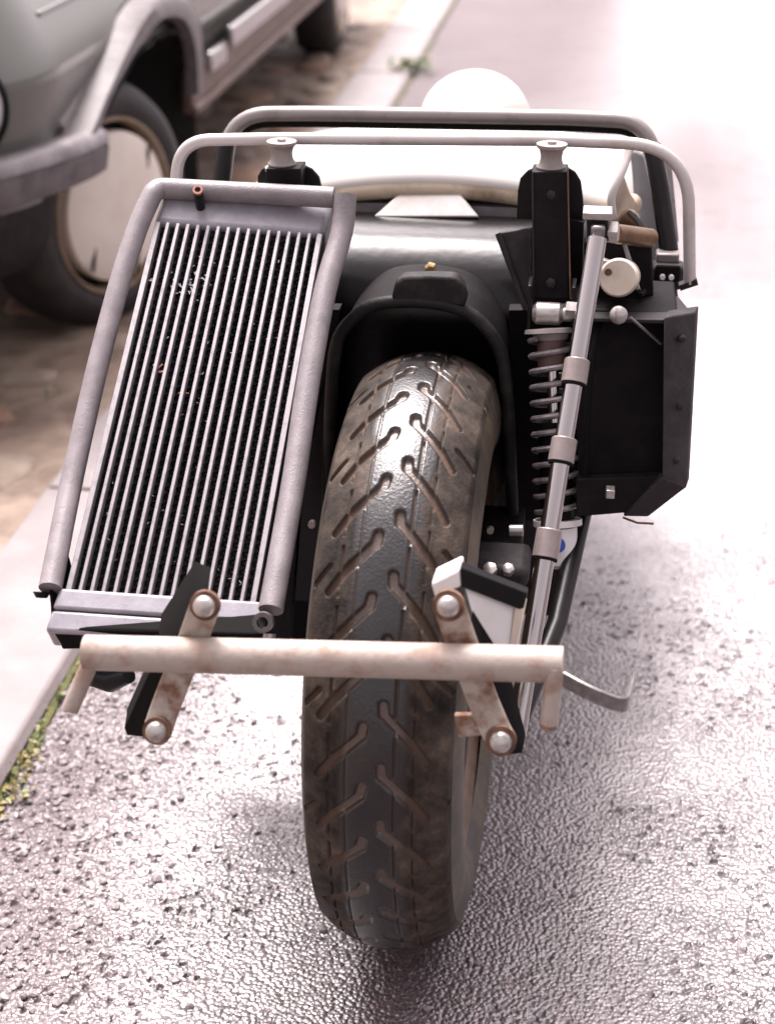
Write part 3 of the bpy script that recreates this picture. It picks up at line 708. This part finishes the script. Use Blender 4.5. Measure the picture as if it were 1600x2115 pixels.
# --- frame towers either side, each with a rubber mount
towR = part(B().plate([(-0.051, 1.545, 0.756), (-0.016, 1.545, 0.757), (-0.008, 1.52, 0.636), (-0.044, 1.52, 0.635)], (0,.032,0)), 'frame_tower', 'blks', bevel=.0015)
part(B().plate([(-0.065, 1.575, 0.7), (-0.065, 1.575, 0.728), (-0.063, 1.575, 0.741), (-0.056, 1.575, 0.749), (-0.047, 1.575, 0.753), (-0.018, 1.575, 0.754), (-0.009, 1.575, 0.749), (-0.003, 1.575, 0.74), (-0.0, 1.575, 0.723), (0.003, 1.575, 0.698)], (0,.006,0)), 'tower_wing', 'blk', towR, bevel=.001)
part(B().plate([(-0.012, 1.56, 0.705), (0.002, 1.56, 0.703), (0.004, 1.55, 0.616), (-0.009, 1.55, 0.615)], (0,.006,0)), 'tower_web', 'blkm', towR)
part(B().bar((-0.016, 1.543, 0.757), (-0.007, 1.518, 0.637), .0014, .0016, (0,1,0)), 'tower_edge', 'gold', towR)
part(B().bar((-0.05, 1.543, 0.756), (-0.043, 1.518, 0.636), .0014, .0016, (0,1,0)), 'tower_edge', 'blkg', towR)
part(B().plate([(-0.083, 1.57, 0.686), (-0.049, 1.57, 0.693), (-0.043, 1.545, 0.616), (-0.051, 1.545, 0.615)], (0,.005,0)), 'gusset', 'blkg', towR, bevel=.001)
part(B().tube([(-0.083, 1.566, 0.687), (-0.065, 1.553, 0.648), (-0.051, 1.54, 0.617)], .003, 8), 'gusset_edge', 'blkg', towR)
wl_ = [lerp((-0.05, 1.566, 0.693), (-0.046, 1.55, 0.626), i/12) + Vector((random.uniform(-.0012,.0012), 0, 0)) for i in range(13)]
part(B().tube(wl_, [random.uniform(.0018,.0036) for _ in wl_], 8), 'weld_bead', 'blkg', towR)
towL = part(B().plate([(-0.313, 1.545, 0.751), (-0.278, 1.545, 0.752), (-0.278, 1.545, 0.731), (-0.314, 1.545, 0.73)], (0,.032,0)), 'frame_tower', 'blks', bevel=.0015)
part(B().plate([(-0.329, 1.575, 0.707), (-0.328, 1.575, 0.735), (-0.324, 1.575, 0.742), (-0.314, 1.575, 0.747), (-0.281, 1.575, 0.748), (-0.272, 1.575, 0.744), (-0.265, 1.575, 0.736), (-0.262, 1.575, 0.722), (-0.262, 1.575, 0.705)], (0,.006,0)), 'tower_wing', 'blk', towL, bevel=.001)
for c_, bx in (((-0.3, 1.563, 0.762), 583), ((-0.033, 1.563, 0.767), 1140)):
    c_ = Vector(c_); r_ = .0142
    m1 = part(B().lathe(c_+Vector((0,0,-.0125)), (0,0,1), [(0,r_*1.0),(.003,r_*1.02),(.006,r_*.82),(.0125,r_*.74),(.019,r_*.84),(.022,r_*1.06),(.025,r_*1.06)], 32), 'rubber_mount', 'rubber')
    part(B().lathe(c_+Vector((0,0,-.017)), (0,0,1), [(0,r_*1.22),(.0035,r_*1.22)], 32), 'washer', 'zinc', m1)
    part(B().lathe(c_+Vector((0,0,.012)), (0,0,1), [(0,.0045),(.003,.0045)], 12), 'stud', 'zinc', m1)
# --- the two top hoops
lo_h = fillet([(-0.419, 1.585, 0.702), (-0.409, 1.585, 0.767), (-0.3, 1.585, 0.772), (-0.033, 1.585, 0.778), (0.099, 1.585, 0.776), (0.112, 1.585, 0.637)], [.055,.02,.02,.06], 12)
hp = part(B().tube(lo_h, .0062, 16), 'front_hoop', 'alloy')
part(B().bar((0.102, 1.585, 0.633), (0.119, 1.585, 0.64), .012, .006), 'hoop_foot', 'blkg', hp)
up_h = fillet([(-0.398, 1.7, 0.682), (-0.385, 1.72, 0.765), (-0.298, 1.72, 0.768), (-0.017, 1.72, 0.771), (0.059, 1.72, 0.769), (0.079, 1.7, 0.719), (0.095, 1.66, 0.642)], [.05,.02,.02,.045,.02], 10)
rh = part(B().tube(up_h, .0086, 16), 'rear_hoop', 'alloyd')
ns_ = len(up_h)
part(B().tube([Vector(p)+Vector((0,.001,-.0085)) for p in up_h[4:-9]], .0062, 12), 'hoop_dark_strip', 'cdk', rh)  # black tube along the underside of the hoop
part(B().tube([(-0.388, 1.71, 0.742), (-0.393, 1.69, 0.691)], .0100, 14), 'hoop_leg', 'blk')
legR = part(B().tube([(0.068, 1.705, 0.748), (0.08, 1.69, 0.706), (0.093, 1.66, 0.647)], .0100, 14), 'hoop_leg', 'blk')
part(B().plate([(0.082, 1.76, 0.729), (0.093, 1.76, 0.72), (0.106, 1.72, 0.64), (0.093, 1.72, 0.64)], (0,.004,0)), 'hoop_stay', 'steel', legR)
plug = part(B().box((0.092, 1.64, 0.628), (.034,.03,.026)), 'connector', 'blkg', bevel=.005)
c_ = Vector((0.091, 1.623, 0.634))
part(B().box(c_+Vector((0,-.001,.001)), (.026,.004,.017)), 'connector_face', 'cdk', plug, bevel=.003)
for dx in (-.005,.004): part(B().lathe(c_+Vector((dx,-.003,-.002)), (0,-1,0), [(0,.0028),(.004,.0028)], 10), 'terminal', 'white', plug)
part(B().box(Vector((0.091, 1.65, 0.645)), (.024,.02,.010)), 'connector_clip', 'alloyd', plug, bevel=.002)
part(B().tube([(0.093, 1.64, 0.616), (0.098, 1.64, 0.599), (0.1, 1.63, 0.587)], [.010,.008,.006], 12), 'cable', 'plugm', plug)

# --- cream body
bx0, bx1 = (-0.368, 1.74, 0.711)[0], (0.056, 1.7, 0.733)[0]
cxb = (bx0+bx1)/2; hwb = (bx1-bx0)/2
prf = [(1.832,-.020),(1.772,-.016),(1.737,-.010),(1.722,-.002),(1.715,.006),(1.716,.013),(1.724,.020),(1.742,.027),(1.782,.031),(1.852,.030),(1.932,.022),(2.002,.010),(2.052,-.006),(2.072,-.05)]
nx = 41; vs = []; fs = []; zb0 = (-0.181, 1.717, 0.691)[2]
for j, (py_, pz) in enumerate(prf):
    for i in range(nx):
        s_ = -1+2*i/(nx-1); sh = abs(s_)
        arch_ = -.022*(min(1, sh*1.25)**2) * (1 if j < 7 else .6) - (.030*sh**12 if j >= 6 else .01*sh**9)
        vs.append((cxb+hwb*s_*(1-.012*abs(j-6)/6), py_ + .05*sh**10, zb0+pz+arch_))
np_ = len(prf)
for j in range(np_-1):
    for i in range(nx-1): fs.append((j*nx+i, j*nx+i+1, j*nx+nx+i+1, j*nx+nx+i))
for e_ in (0, nx-1):
    k = len(vs); vs += [(vs[j*nx+e_][0], vs[j*nx+e_][1], vs[j*nx+e_][2]-.07*(j > 5)) for j in range(np_)]
    fs += [(j*nx+e_, (j+1)*nx+e_, k+j+1, k+j) for j in range(np_-1)]
body = part(B().add(vs, fs), 'bodywork', 'cream', ang=70)
# rolled underside lip, shade put in as tan, plus scuffs
lip = []
for i in range(nx):
    s_ = -1+2*i/(nx-1); sh = abs(s_); lip.append((cxb+hwb*s_, 1.722+.05*sh**10, zb0-.001-.022*(min(1,sh*1.25)**2)))
part(B().tube(lip, .0105, 12), 'bodywork_lip', 'tan', body)
# flared right end
fl = [(0.034, 1.7, 0.676), (0.03, 1.69, 0.699), (0.04, 1.69, 0.719), (0.049, 1.72, 0.744), (0.058, 1.76, 0.719), (0.063, 1.76, 0.682), (0.05, 1.75, 0.664)]
part(B().tube(fillet([(0.033, 1.69, 0.673), (0.028, 1.685, 0.698), (0.039, 1.69, 0.72), (0.047, 1.71, 0.746)], .02), [.0045]*18, 10), 'bodywork_flange', 'cream', body)
part(B().plate([(0.031, 1.7, 0.671), (0.032, 1.7, 0.696), (0.042, 1.705, 0.713), (0.05, 1.73, 0.689), (0.061, 1.76, 0.668), (0.047, 1.74, 0.662)], (0,.01,0)), 'bodywork_recess', 'tan', body)
part(B().lathe((0.05, 1.69, 0.672), (0,-1,0), [(0,.011),(.012,.011),(.015,.007)], 20), 'union', 'gold', body)
# round dome behind the hoops
dc = Vector((-0.149, 2.15, 0.675)); dr = .074
prof_d = [(-.06, dr)] + [(dr*.9*math.sin(q), dr*math.cos(q)) for q in np.linspace(0, math.pi/2-.02, 16)]
part(B().lathe(dc+Vector((0,0,-.004)), (0,-.1,1), prof_d, 48), 'dome_cover', 'cream')

# --- shock absorber
st, sb = Vector((-0.025, 1.49, 0.625)), Vector((-0.006, 1.42, 0.419))
dS = (sb-st).normalized(); LS = (sb-st).length
shk = part(B().lathe(st+dS*.01, dS, [(0,.006),(LS-.02,.006)], 16), 'shock_absorber', 'chrome')
sp = []; turns = 11.5; n_ = 300
xa = dS.orthogonal().normalized(); ya = dS.cross(xa)
for i in range(n_+1):
    q = i/n_; sp.append(st + dS*(.018+(LS-.042)*q) + (xa*math.cos(q*turns*6.283)+ya*math.sin(q*turns*6.283))*.0205)
part(B().tube(sp, .0030, 8), 'coil_spring', 'shockm', shk)
part(B().lathe(st+dS*.008, dS, [(0,.008),(.001,.025),(.005,.026),(.006,.018),(.012,.016)], 32), 'spring_seat', 'alloyd', shk)
part(B().lathe(st+dS*.014, dS, [(0,.014),(.034,.014)], 24), 'shock_collar', 'brownc', shk)
part(B().lathe(st+dS*(LS*.46), dS, [(0,.009),(.004,.0165),(LS*.50,.0165)], 28), 'damper_body', 'blkm', shk)
part(B().lathe(sb-dS*.022, dS, [(0,.024),(.006,.024),(.007,.020)], 32), 'spring_seat', 'white', shk)
can = part(B().lathe(sb-dS*.014, dS, [(0,.019),(.036,.019),(.040,.014)], 32), 'shock_base', 'white', shk)
q_ = Vector((-0.006, 1.399, 0.425)); part(B().lathe(q_, (.1,-1,.3), [(-.004,.0075),(.0012,.0072)], 20), 'sticker', 'bluest', shk)
part(B().lathe(st+Vector((-.018,0,.006)), (1,0,0), [(0,.007),(.004,.011),(.026,.011),(.030,.007),(.046,.007)], 24), 'shock_eye', 'zinc', shk)
part(B().lathe(Vector((-0.006, 1.48, 0.639)), (1,-.15,0), [(-.004,.009),(.006,.009),(.008,.006)], 6), 'bolt', 'zinc', shk)
for sx in (-.021,.021): part(B().box(st+Vector((sx,.012,.012)), (.004,.03,.045)), 'shock_bracket', 'blk', towR, bevel=.001)

# --- lower black frame member beside the wheel and bright fork end
part(B().box((-0.067, 1.45, 0.403), (.050,.10,.028)), 'lower_frame', 'blkm', bevel=.003)
part(B().lathe((-0.072, 1.395, 0.441), (0,-1,.2), [(0,.0035),(.008,.0035)], 10), 'bolt', 'zinc')
part(B().lathe((-0.252, 1.42, 0.424), (0,-1,.2), [(0,.0038),(.008,.0038)], 10), 'bolt', 'zinc')
part(B().box((-0.059, 1.36, 0.422), (.056,.06,.022)), 'swing_arm', 'blkg', bevel=.008)
part(B().plate([(-0.28, 1.42, 0.281), (-0.271, 1.46, 0.442), (-0.241, 1.54, 0.609), (-0.271, 1.54, 0.608), (-0.303, 1.46, 0.39), (-0.299, 1.42, 0.28)], (0,.02,0)), 'side_frame', 'blkm')
part(B().box((-.345, 1.62, .40), (.16, .06, .44)), 'side_frame', 'blkm')
part(B().plate([(-0.069, 1.56, 0.609), (0.012, 1.56, 0.613), (0.025, 1.56, 0.375), (-0.061, 1.56, 0.37)], (0,.02,0)), 'side_frame', 'blkm')
part(B().tube([(-0.054, 1.41, 0.433), (-0.041, 1.41, 0.434)], .006, 12), 'pivot_pin', 'zinc')

# --- chrome link rod with three sleeves, black clevis
ra, rz = Vector((0.015, 1.44, 0.722)), Vector((-0.034, 1.18, 0.337))
rod = part(B().tube([ra, lerp(ra,rz,.5), rz], .0088, 24), 'link_rod', 'chrome')
def on_rod(px_pt): 
    p = Vector(px_pt); d = (rz-ra).normalized(); return ra + d*((p-ra).dot(d))
for a_, b__ in (((0.002, 1.375, 0.628), (-0.006, 1.365, 0.608)), ((-0.008, 1.335, 0.567), (-0.014, 1.325, 0.547)), ((-0.02, 1.29, 0.497), (-0.025, 1.28, 0.472))):
    a_, b__ = on_rod(a_), on_rod(b__)
    sl = part(B().lathe(a_, (b__-a_), [(0,.0105),(.001,.0116),((b__-a_).length-.001,.0118),((b__-a_).length,.0105)], 28), 'rod_sleeve', 'sleevem', rod)
    part(B().lathe(b__, (b__-a_), [(-.0015,.0112),(.0016,.0112)], 24), 'sleeve_seal', 'cdk', rod)
cl = part(B().plate([(0.006, 1.45, 0.715), (0.004, 1.45, 0.737), (0.024, 1.45, 0.738), (0.026, 1.45, 0.716)], (0,.03,0)), 'clevis', 'blk', bevel=.002)
part(B().box(Vector((0.014, 1.452, 0.737))+Vector((0,.006,.004)), (.027,.026,.007)), 'clevis_cap', 'zinc', cl, bevel=.001)
part(B().box(Vector((0.015, 1.444, 0.728)), (.013,.012,.012)), 'rod_end', 'steel', cl, bevel=.003)
part(B().lathe((0.028, 1.46, 0.723), (1,0,0), [(-.004,.011),(.005,.011),(.007,.008)], 6), 'bolt', 'zinc', cl)
# black second tube that meets the rod low down
part(B().tube([(0.017, 1.46, 0.437), (-0.003, 1.34, 0.37), (-0.034, 1.21, 0.337)], .0098, 18), 'stay_tube', 'blk')

# --- white reservoir, brown pipe and bracket right of the rod
rs_c = Vector((0.037, 1.47, 0.676))
res = part(B().lathe(rs_c, (-.12,-1,.28), [(-.05,.017),(-.012,.0185),(-.002,.0185),(.002,.0165)], 36), 'reservoir', 'ivory')
part(B().lathe(rs_c+Vector((-.0095,-.003,.006)), (-.12,-1,.28), [(0,.0035),(.003,.0035)], 16), 'reservoir_port', 'rust', res)
part(B().bar((0.02, 1.5, 0.68), (0.044, 1.5, 0.672), .010,.012), 'reservoir_arm', 'alloyd', res, bevel=.002)
part(B().bar((0.041, 1.5, 0.702), (0.057, 1.48, 0.661), .004,.012,(0,1,0)), 'bracket_arm', 'steel', bevel=.001)
part(B().plate([(0.033, 1.52, 0.698), (0.069, 1.54, 0.691), (0.074, 1.53, 0.64), (0.06, 1.52, 0.641), (0.028, 1.52, 0.627), (0.006, 1.52, 0.646), (0.003, 1.52, 0.695)], (0,.02,0)), 'side_bracket', 'blkm', bevel=.002)
part(B().tube([(0.031, 1.49, 0.713), (0.067, 1.53, 0.698)], .0095, 16), 'pipe_stub', 'gold')

# --- right-hand black box with angled flange
bxp = [(-0.005, 1.46, 0.641), (0.096, 1.46, 0.64), (0.104, 1.42, 0.495), (0.07, 1.41, 0.465), (0.01, 1.41, 0.453)]
box_ = part(B().plate([tuple(Vector(p)+Vector((0,.02,0))) for p in bxp], (0,.10,0)), 'radiator_box', 'blkm', bevel=.002)
part(B().plate([(0.081, 1.445, 0.647), (0.112, 1.475, 0.643), (0.114, 1.425, 0.481), (0.089, 1.405, 0.501)], (.004,.022,0)), 'box_flange', 'blkg', box_, bevel=.0015)
part(B().plate([(0.089, 1.404, 0.502), (0.114, 1.424, 0.483), (0.079, 1.41, 0.456), (0.055, 1.4, 0.46)], (0,.02,-.004)), 'box_flange', 'blkg', box_, bevel=.0015)
part(B().plate([(0.005, 1.45, 0.642), (0.011, 1.56, 0.627), (0.1, 1.56, 0.631), (0.109, 1.48, 0.641), (0.081, 1.45, 0.643)], (0,.0,-.004)), 'box_lid', 'blkg', box_, bevel=.001)
part(B().lathe((0.039, 1.447, 0.647), (0,-1,.25), [(-.006,.0085),(.003,.0085),(.007,.005),(.008,.001)], 20), 'bolt', 'zinc', box_)
part(B().box((0.041, 1.4, 0.485), (.0085,.012,.009)), 'peg', 'zinc', box_, bevel=.001)
part(B().plate([(0.008, 1.418, 0.488), (0.089, 1.418, 0.496), (0.061, 1.405, 0.462), (0.01, 1.405, 0.454)], (0,.012,0)), 'box_foot', 'blkm', box_, bevel=.001)
part(B().tube([(0.055, 1.41, 0.454), (0.069, 1.41, 0.449), (0.085, 1.41, 0.449)], .0012, 6), 'loose_wire', 'gold', box_)
part(B().tube([(0.05, 1.448, 0.645), (0.069, 1.452, 0.628), (0.081, 1.456, 0.617)], .0016, 6), 'loose_wire', 'steel', box_)

# --- left-hand radiator: corner points of the core, then everything in that plane
TL, TR, BL, BR = (Vector((-0.416, 1.498, 0.702)), Vector((-0.253, 1.51, 0.692)), Vector((-0.433, 1.195, 0.46)), Vector((-0.266, 1.205, 0.453)))
nrm = (TR-TL).cross(TL-BL).normalized()
if nrm.y > 0: nrm = -nrm
def rp_(u, v, d=0): return lerp(lerp(BL, BR, u), lerp(TL, TR, u), v) + nrm*d
rad = part(B().plate([rp_(-.01,-.02,-.008), rp_(1.01,-.02,-.008), rp_(1.01,1.02,-.008), rp_(-.01,1.02,-.008)], -nrm*.032), 'radiator', 'fin')
NB = 17
ub = np.linspace(.012, .988, NB)
for i, u in enumerate(ub):
    w_ = .0052 if i in (0, NB-1) else .0034
    u2 = u
    part(B().bar(rp_(u, -.012, -.003), rp_(u2, 1.01, -.003), w_, .012, nrm), 'radiator_tube', 'finbar', rad, bevel=.0006)
# corrugated fins between the tubes, one ribbon per gap
for i in range(NB-1):
    a_, c_ = ub[i], ub[i+1]; vs = []; fs = []; nz_ = 90
    for k in range(nz_+1):
        v = k/nz_; s_ = .12 if k % 2 else .88
        u = a_+(c_-a_)*s_
        vs += [rp_(u, v, -.0066), rp_(u, v, -.012)]
    for k in range(nz_): fs.append((2*k, 2*k+1, 2*k+3, 2*k+2))
    part(B().add(vs, fs), 'cooling_fin', 'fin', rad, flat=True)
rs = random.Random(9)
def spot(n, m, pts, name):
    b = B()
    for (u, v, s_) in pts:
        c_ = rp_(u, v, -.0035); q = rs.uniform(0, 3.1); t1 = (rp_(u+.01, v)-rp_(u, v)).normalized(); t2 = (rp_(u, v+.01)-rp_(u, v)).normalized()
        d = t1*math.cos(q)+t2*math.sin(q); b.bar(c_-d*s_, c_+d*s_, s_*.5, .001, nrm)
    return b.build(name, m, rad, kind='stuff')
spot(0, 'scratch', [(rs.gauss(.27,.10), rs.gauss(.845,.03), rs.uniform(.001,.0026)) for _ in range(46)] + [(rs.uniform(.05,.95), rs.uniform(.02,.95), rs.uniform(.0006,.0017)) for _ in range(60)], 'bent_fins')
spot(0, 'redspot', [(.235,.585,.0038),(.245,.592,.003),(.215,.60,.003),(.25,.575,.0025),(.36,.53,.0018),(.40,.53,.0018),(.30,.48,.0012),(.36,.66,.001),(.33,.90,.0012),(.40,.47,.001)] , 'red_paint_flecks')
part(B().plate([rp_(-.02,1.012,.0), rp_(1.015,1.012,.0), rp_(1.03,1.125,.0), rp_(.0,1.125,.0)], -nrm*.04), 'top_tank', 'radal', rad, bevel=.006)
bt = part(B().plate([rp_(-.05,-.055,.004), rp_(1.06,-.055,.004), rp_(1.055,-.004,.004), rp_(-.035,-.004,.004)], -nrm*.04), 'bottom_tank', 'radal', rad, bevel=.003)
part(B().plate([rp_(-.06,-.108,.002), rp_(1.02,-.108,.002), rp_(1.035,-.058,.003), rp_(-.05,-.058,.003)], -nrm*.04), 'tank_step', 'radal', bt, bevel=.003)
part(B().plate([(-0.447, 1.185, 0.461), (-0.438, 1.165, 0.437), (-0.252, 1.165, 0.443), (-0.252, 1.17, 0.43), (-0.435, 1.17, 0.411)], (0,.06,.01)), 'rubber_seal', 'cdk', rad, bevel=.002)
ft = Vector((-0.376, 1.525, 0.713)); fe = Vector((-0.372, 1.5, 0.739))
fi = part(B().lathe(ft, (fe-ft), [(-.01,.0048),((fe-ft).length,.0048)], 18), 'filler_pipe', 'plugm', rad)
part(B().lathe(fe, (fe-ft), [(-.002,.0050),(.0014,.0050),(.0014,.0030),(-.006,.0026)], 20), 'pipe_end', 'redspot', fi)
part(B().lathe(ft, (fe-ft), [(-.004,.010),(.002,.010)], 20), 'pipe_collar', 'radal', fi)
# foam pipe lagging up the left side, across the top, and down the right
lag = [(-0.447, 1.19, 0.461), (-0.454, 1.295, 0.521), (-0.448, 1.385, 0.604), (-0.439, 1.455, 0.671), (-0.429, 1.495, 0.711), (-0.421, 1.515, 0.731)]
r1 = fillet(lag + [(-0.417, 1.525, 0.733), (-0.335, 1.53, 0.73), (-0.243, 1.53, 0.728)], [.05,.05,.05,.03,.012,.008,.03], 5)
b = B().tube(r1, [.0104]*len(r1), 18)
part(b, 'pipe_lagging', 'foam', rad)
lag2 = [(-0.231, 1.525, 0.732), (-0.232, 1.505, 0.7), (-0.241, 1.455, 0.657), (-0.246, 1.375, 0.589), (-0.247, 1.295, 0.526), (-0.25, 1.19, 0.453)]
r2 = cr3([Vector(p) for p in lag2], 5)
part(B().tube(r2, [.0110]*len(r2), 18), 'pipe_lagging', 'foam', rad)
part(B().lathe((-0.252, 1.17, 0.453), (0,-1,.4), [(0,.009),(.008,.009),(.008,.005),(0,.005)], 18, cap=False), 'drain_boss', 'steel', rad)
part(B().lathe((-0.248, 1.17, 0.441), (0,-.6,-1), [(0,.006),(.016,.005)], 12), 'drain_tap', 'zinc', rad)
part(B().lathe((-0.455, 1.19, 0.457), (0,-.5,-1), [(0,.008),(.005,.005)], 14), 'lagging_end', 'plugm', rad)
part(B().tube([(-0.414, 1.17, 0.386), (-0.389, 1.16, 0.388), (-0.369, 1.15, 0.402)], [.008,.010,.007], 12), 'hose_end', 'plugm', rad)

# --- front cross bar on two bolted straps
ba, bb = Vector((-0.371, 1.05, 0.485)), Vector((0.004, 1.05, 0.502))
mid_ = [lerp(ba, bb, t) for t in np.linspace(0, 1, 12)]
cb = part(B().tube(mid_, .0142, 24), 'cross_bar', 'barwht', bevel=.0)
part(B().tube([(-0.366, 1.046, 0.479), (-0.383, 1.035, 0.44)], .0070, 16), 'end_peg', 'barwht', cb)
part(B().tube([(-0.002, 1.042, 0.504), (-0.004, 1.035, 0.458)], .0068, 16), 'end_peg', 'barwht', cb)
part(B().lathe((-0.004, 1.035, 0.458), Vector((-0.004, 1.034, 0.452))-Vector((-0.004, 1.035, 0.458)), [(-.002,.0062),(.004,.0062)], 14), 'peg_tip', 'rust', cb)
def strap(top, upper, lower, bot, wpx, m2):
    pts = [Vector(p) for p in (top, upper, lower, bot)]
    d = (pts[-1]-pts[0]).normalized(); side = d.cross(Vector((0,-1,0))).normalized(); w_ = wpx
    b = B().strip(cr3(pts, 4), w_, .004, side)
    s_ = part(b, 'strap', 'strapm', cb, bevel=.001)
    for p in (pts[0], pts[-1]):
        n_ = Vector((0,-1,.25)).normalized()
        part(B().lathe(p+n_*.0005, n_, [(-.003,w_*.505),(.0024,w_*.505)], 28), 'strap_end', 'rust', cb)
        part(B().lathe(p+n_*.002, n_, [(0,.0088),(.004,.0086),(.0075,.006),(.009,.001)], 24), 'bolt_head', 'zinc', cb)
    return s_
strap((-0.273, 1.055, 0.532), (-0.288, 1.062, 0.492), (-0.309, 1.062, 0.44), (-0.317, 1.05, 0.416), .0235, None)
strap((-0.085, 1.062, 0.541), (-0.074, 1.066, 0.505), (-0.056, 1.066, 0.453), (-0.041, 1.052, 0.428), .0245, None)
# black mounting ears standing behind the straps
part(B().plate([(-0.291, 1.085, 0.528), (-0.274, 1.07, 0.531), (-0.309, 1.075, 0.483), (-0.324, 1.09, 0.473)], (-.004,.030,.010)), 'mounting_ear', 'cdk', bevel=.001)
part(B().plate([(-0.326, 1.075, 0.459), (-0.31, 1.066, 0.463), (-0.324, 1.06, 0.401), (-0.351, 1.075, 0.391), (-0.353, 1.075, 0.398)], (-.003,.022,.006)), 'mounting_ear', 'cdk', bevel=.001)
part(B().plate([(-0.07, 1.07, 0.52), (-0.062, 1.085, 0.495), (-0.042, 1.09, 0.46), (-0.026, 1.08, 0.405), (-0.024, 1.075, 0.401), (-0.041, 1.07, 0.401), (-0.053, 1.075, 0.461)], (.002,.018,.004)), 'mounting_ear', 'cdk', bevel=.001)
part(B().plate([(-0.079, 1.062, 0.441), (-0.05, 1.062, 0.444), (-0.047, 1.064, 0.425), (-0.075, 1.066, 0.418)], (0,.006,0)), 'strap_gusset', 'strapm', cb, bevel=.001)
# white angled plate with black upper edge on the right
part(B().plate([(-0.076, 1.1, 0.537), (-0.037, 1.13, 0.505), (-0.039, 1.12, 0.466), (-0.058, 1.1, 0.472)], (.002,.004,0)), 'white_plate', 'white', bevel=.001)
part(B().plate([(-0.079, 1.095, 0.556), (-0.027, 1.125, 0.52), (-0.03, 1.13, 0.501), (-0.078, 1.095, 0.539)], (0,.010,.001)), 'plate_edge', 'plugm', bevel=.001)
part(B().plate([(-0.037, 1.128, 0.506), (-0.029, 1.13, 0.511), (-0.035, 1.12, 0.466), (-0.041, 1.118, 0.467)], (.002,.006,0)), 'plate_return', 'ivory', bevel=.001)
part(B().plate([(-0.101, 1.085, 0.546), (-0.08, 1.095, 0.554), (-0.078, 1.095, 0.539), (-0.098, 1.085, 0.534)], (.002,.02,.004)), 'white_lug', 'white', bevel=.002)
# flat steel hook sticking out to the right
hk = fillet([(0.003, 1.065, 0.481), (0.025, 1.05, 0.478), (0.054, 1.045, 0.47), (0.061, 1.11, 0.457)], [.01,.02], 6)
part(B().strip(hk, .0155, .0025, (0,-.25,1)), 'hook_strip', 'shockm', bevel=.0006)

# --- small fixings, welds and hoses
for px_ in ((0.1, 1.452, 0.624), (0.102, 1.438, 0.561), (0.102, 1.422, 0.512)):
    part(B().lathe(px_, (0,-1,.1), [(-.006,.0034),(.002,.0034),(.003,.002)], 10), 'rivet', 'blkg', box_)
part(B().tube(fillet([(0.028, 1.5, 0.634), (0.017, 1.445, 0.623), (0.015, 1.43, 0.55), (0.016, 1.425, 0.475)], .03), .0032, 8), 'brake_hose', 'cdk')
part(B().tube(fillet([(0.06, 1.51, 0.646), (0.073, 1.56, 0.646), (0.063, 1.6, 0.689), (0.049, 1.66, 0.687)], .03), .0030, 8), 'wiring', 'cdk')
part(B().tube(fillet([(-0.056, 1.4, 0.425), (-0.066, 1.37, 0.424), (-0.083, 1.38, 0.417)], .02), .0030, 8), 'brake_hose', 'cdk')
for px_ in ((-0.031, 1.543, 0.734), (-0.027, 1.521, 0.652)):
    part(B().lathe(px_, (0,-1,.1), [(-.004,.0052),(.0022,.0052),(.0030,.004)], 6), 'bolt', 'blkg', towR)
part(B().lathe((-0.068, 1.33, 0.431), (0,-.6,1), [(-.004,.007),(.003,.007),(.004,.004)], 6), 'bolt', 'zinc')
part(B().lathe((-0.051, 1.33, 0.432), (0,-.6,1), [(-.004,.006),(.003,.006),(.004,.004)], 6), 'bolt', 'zinc')
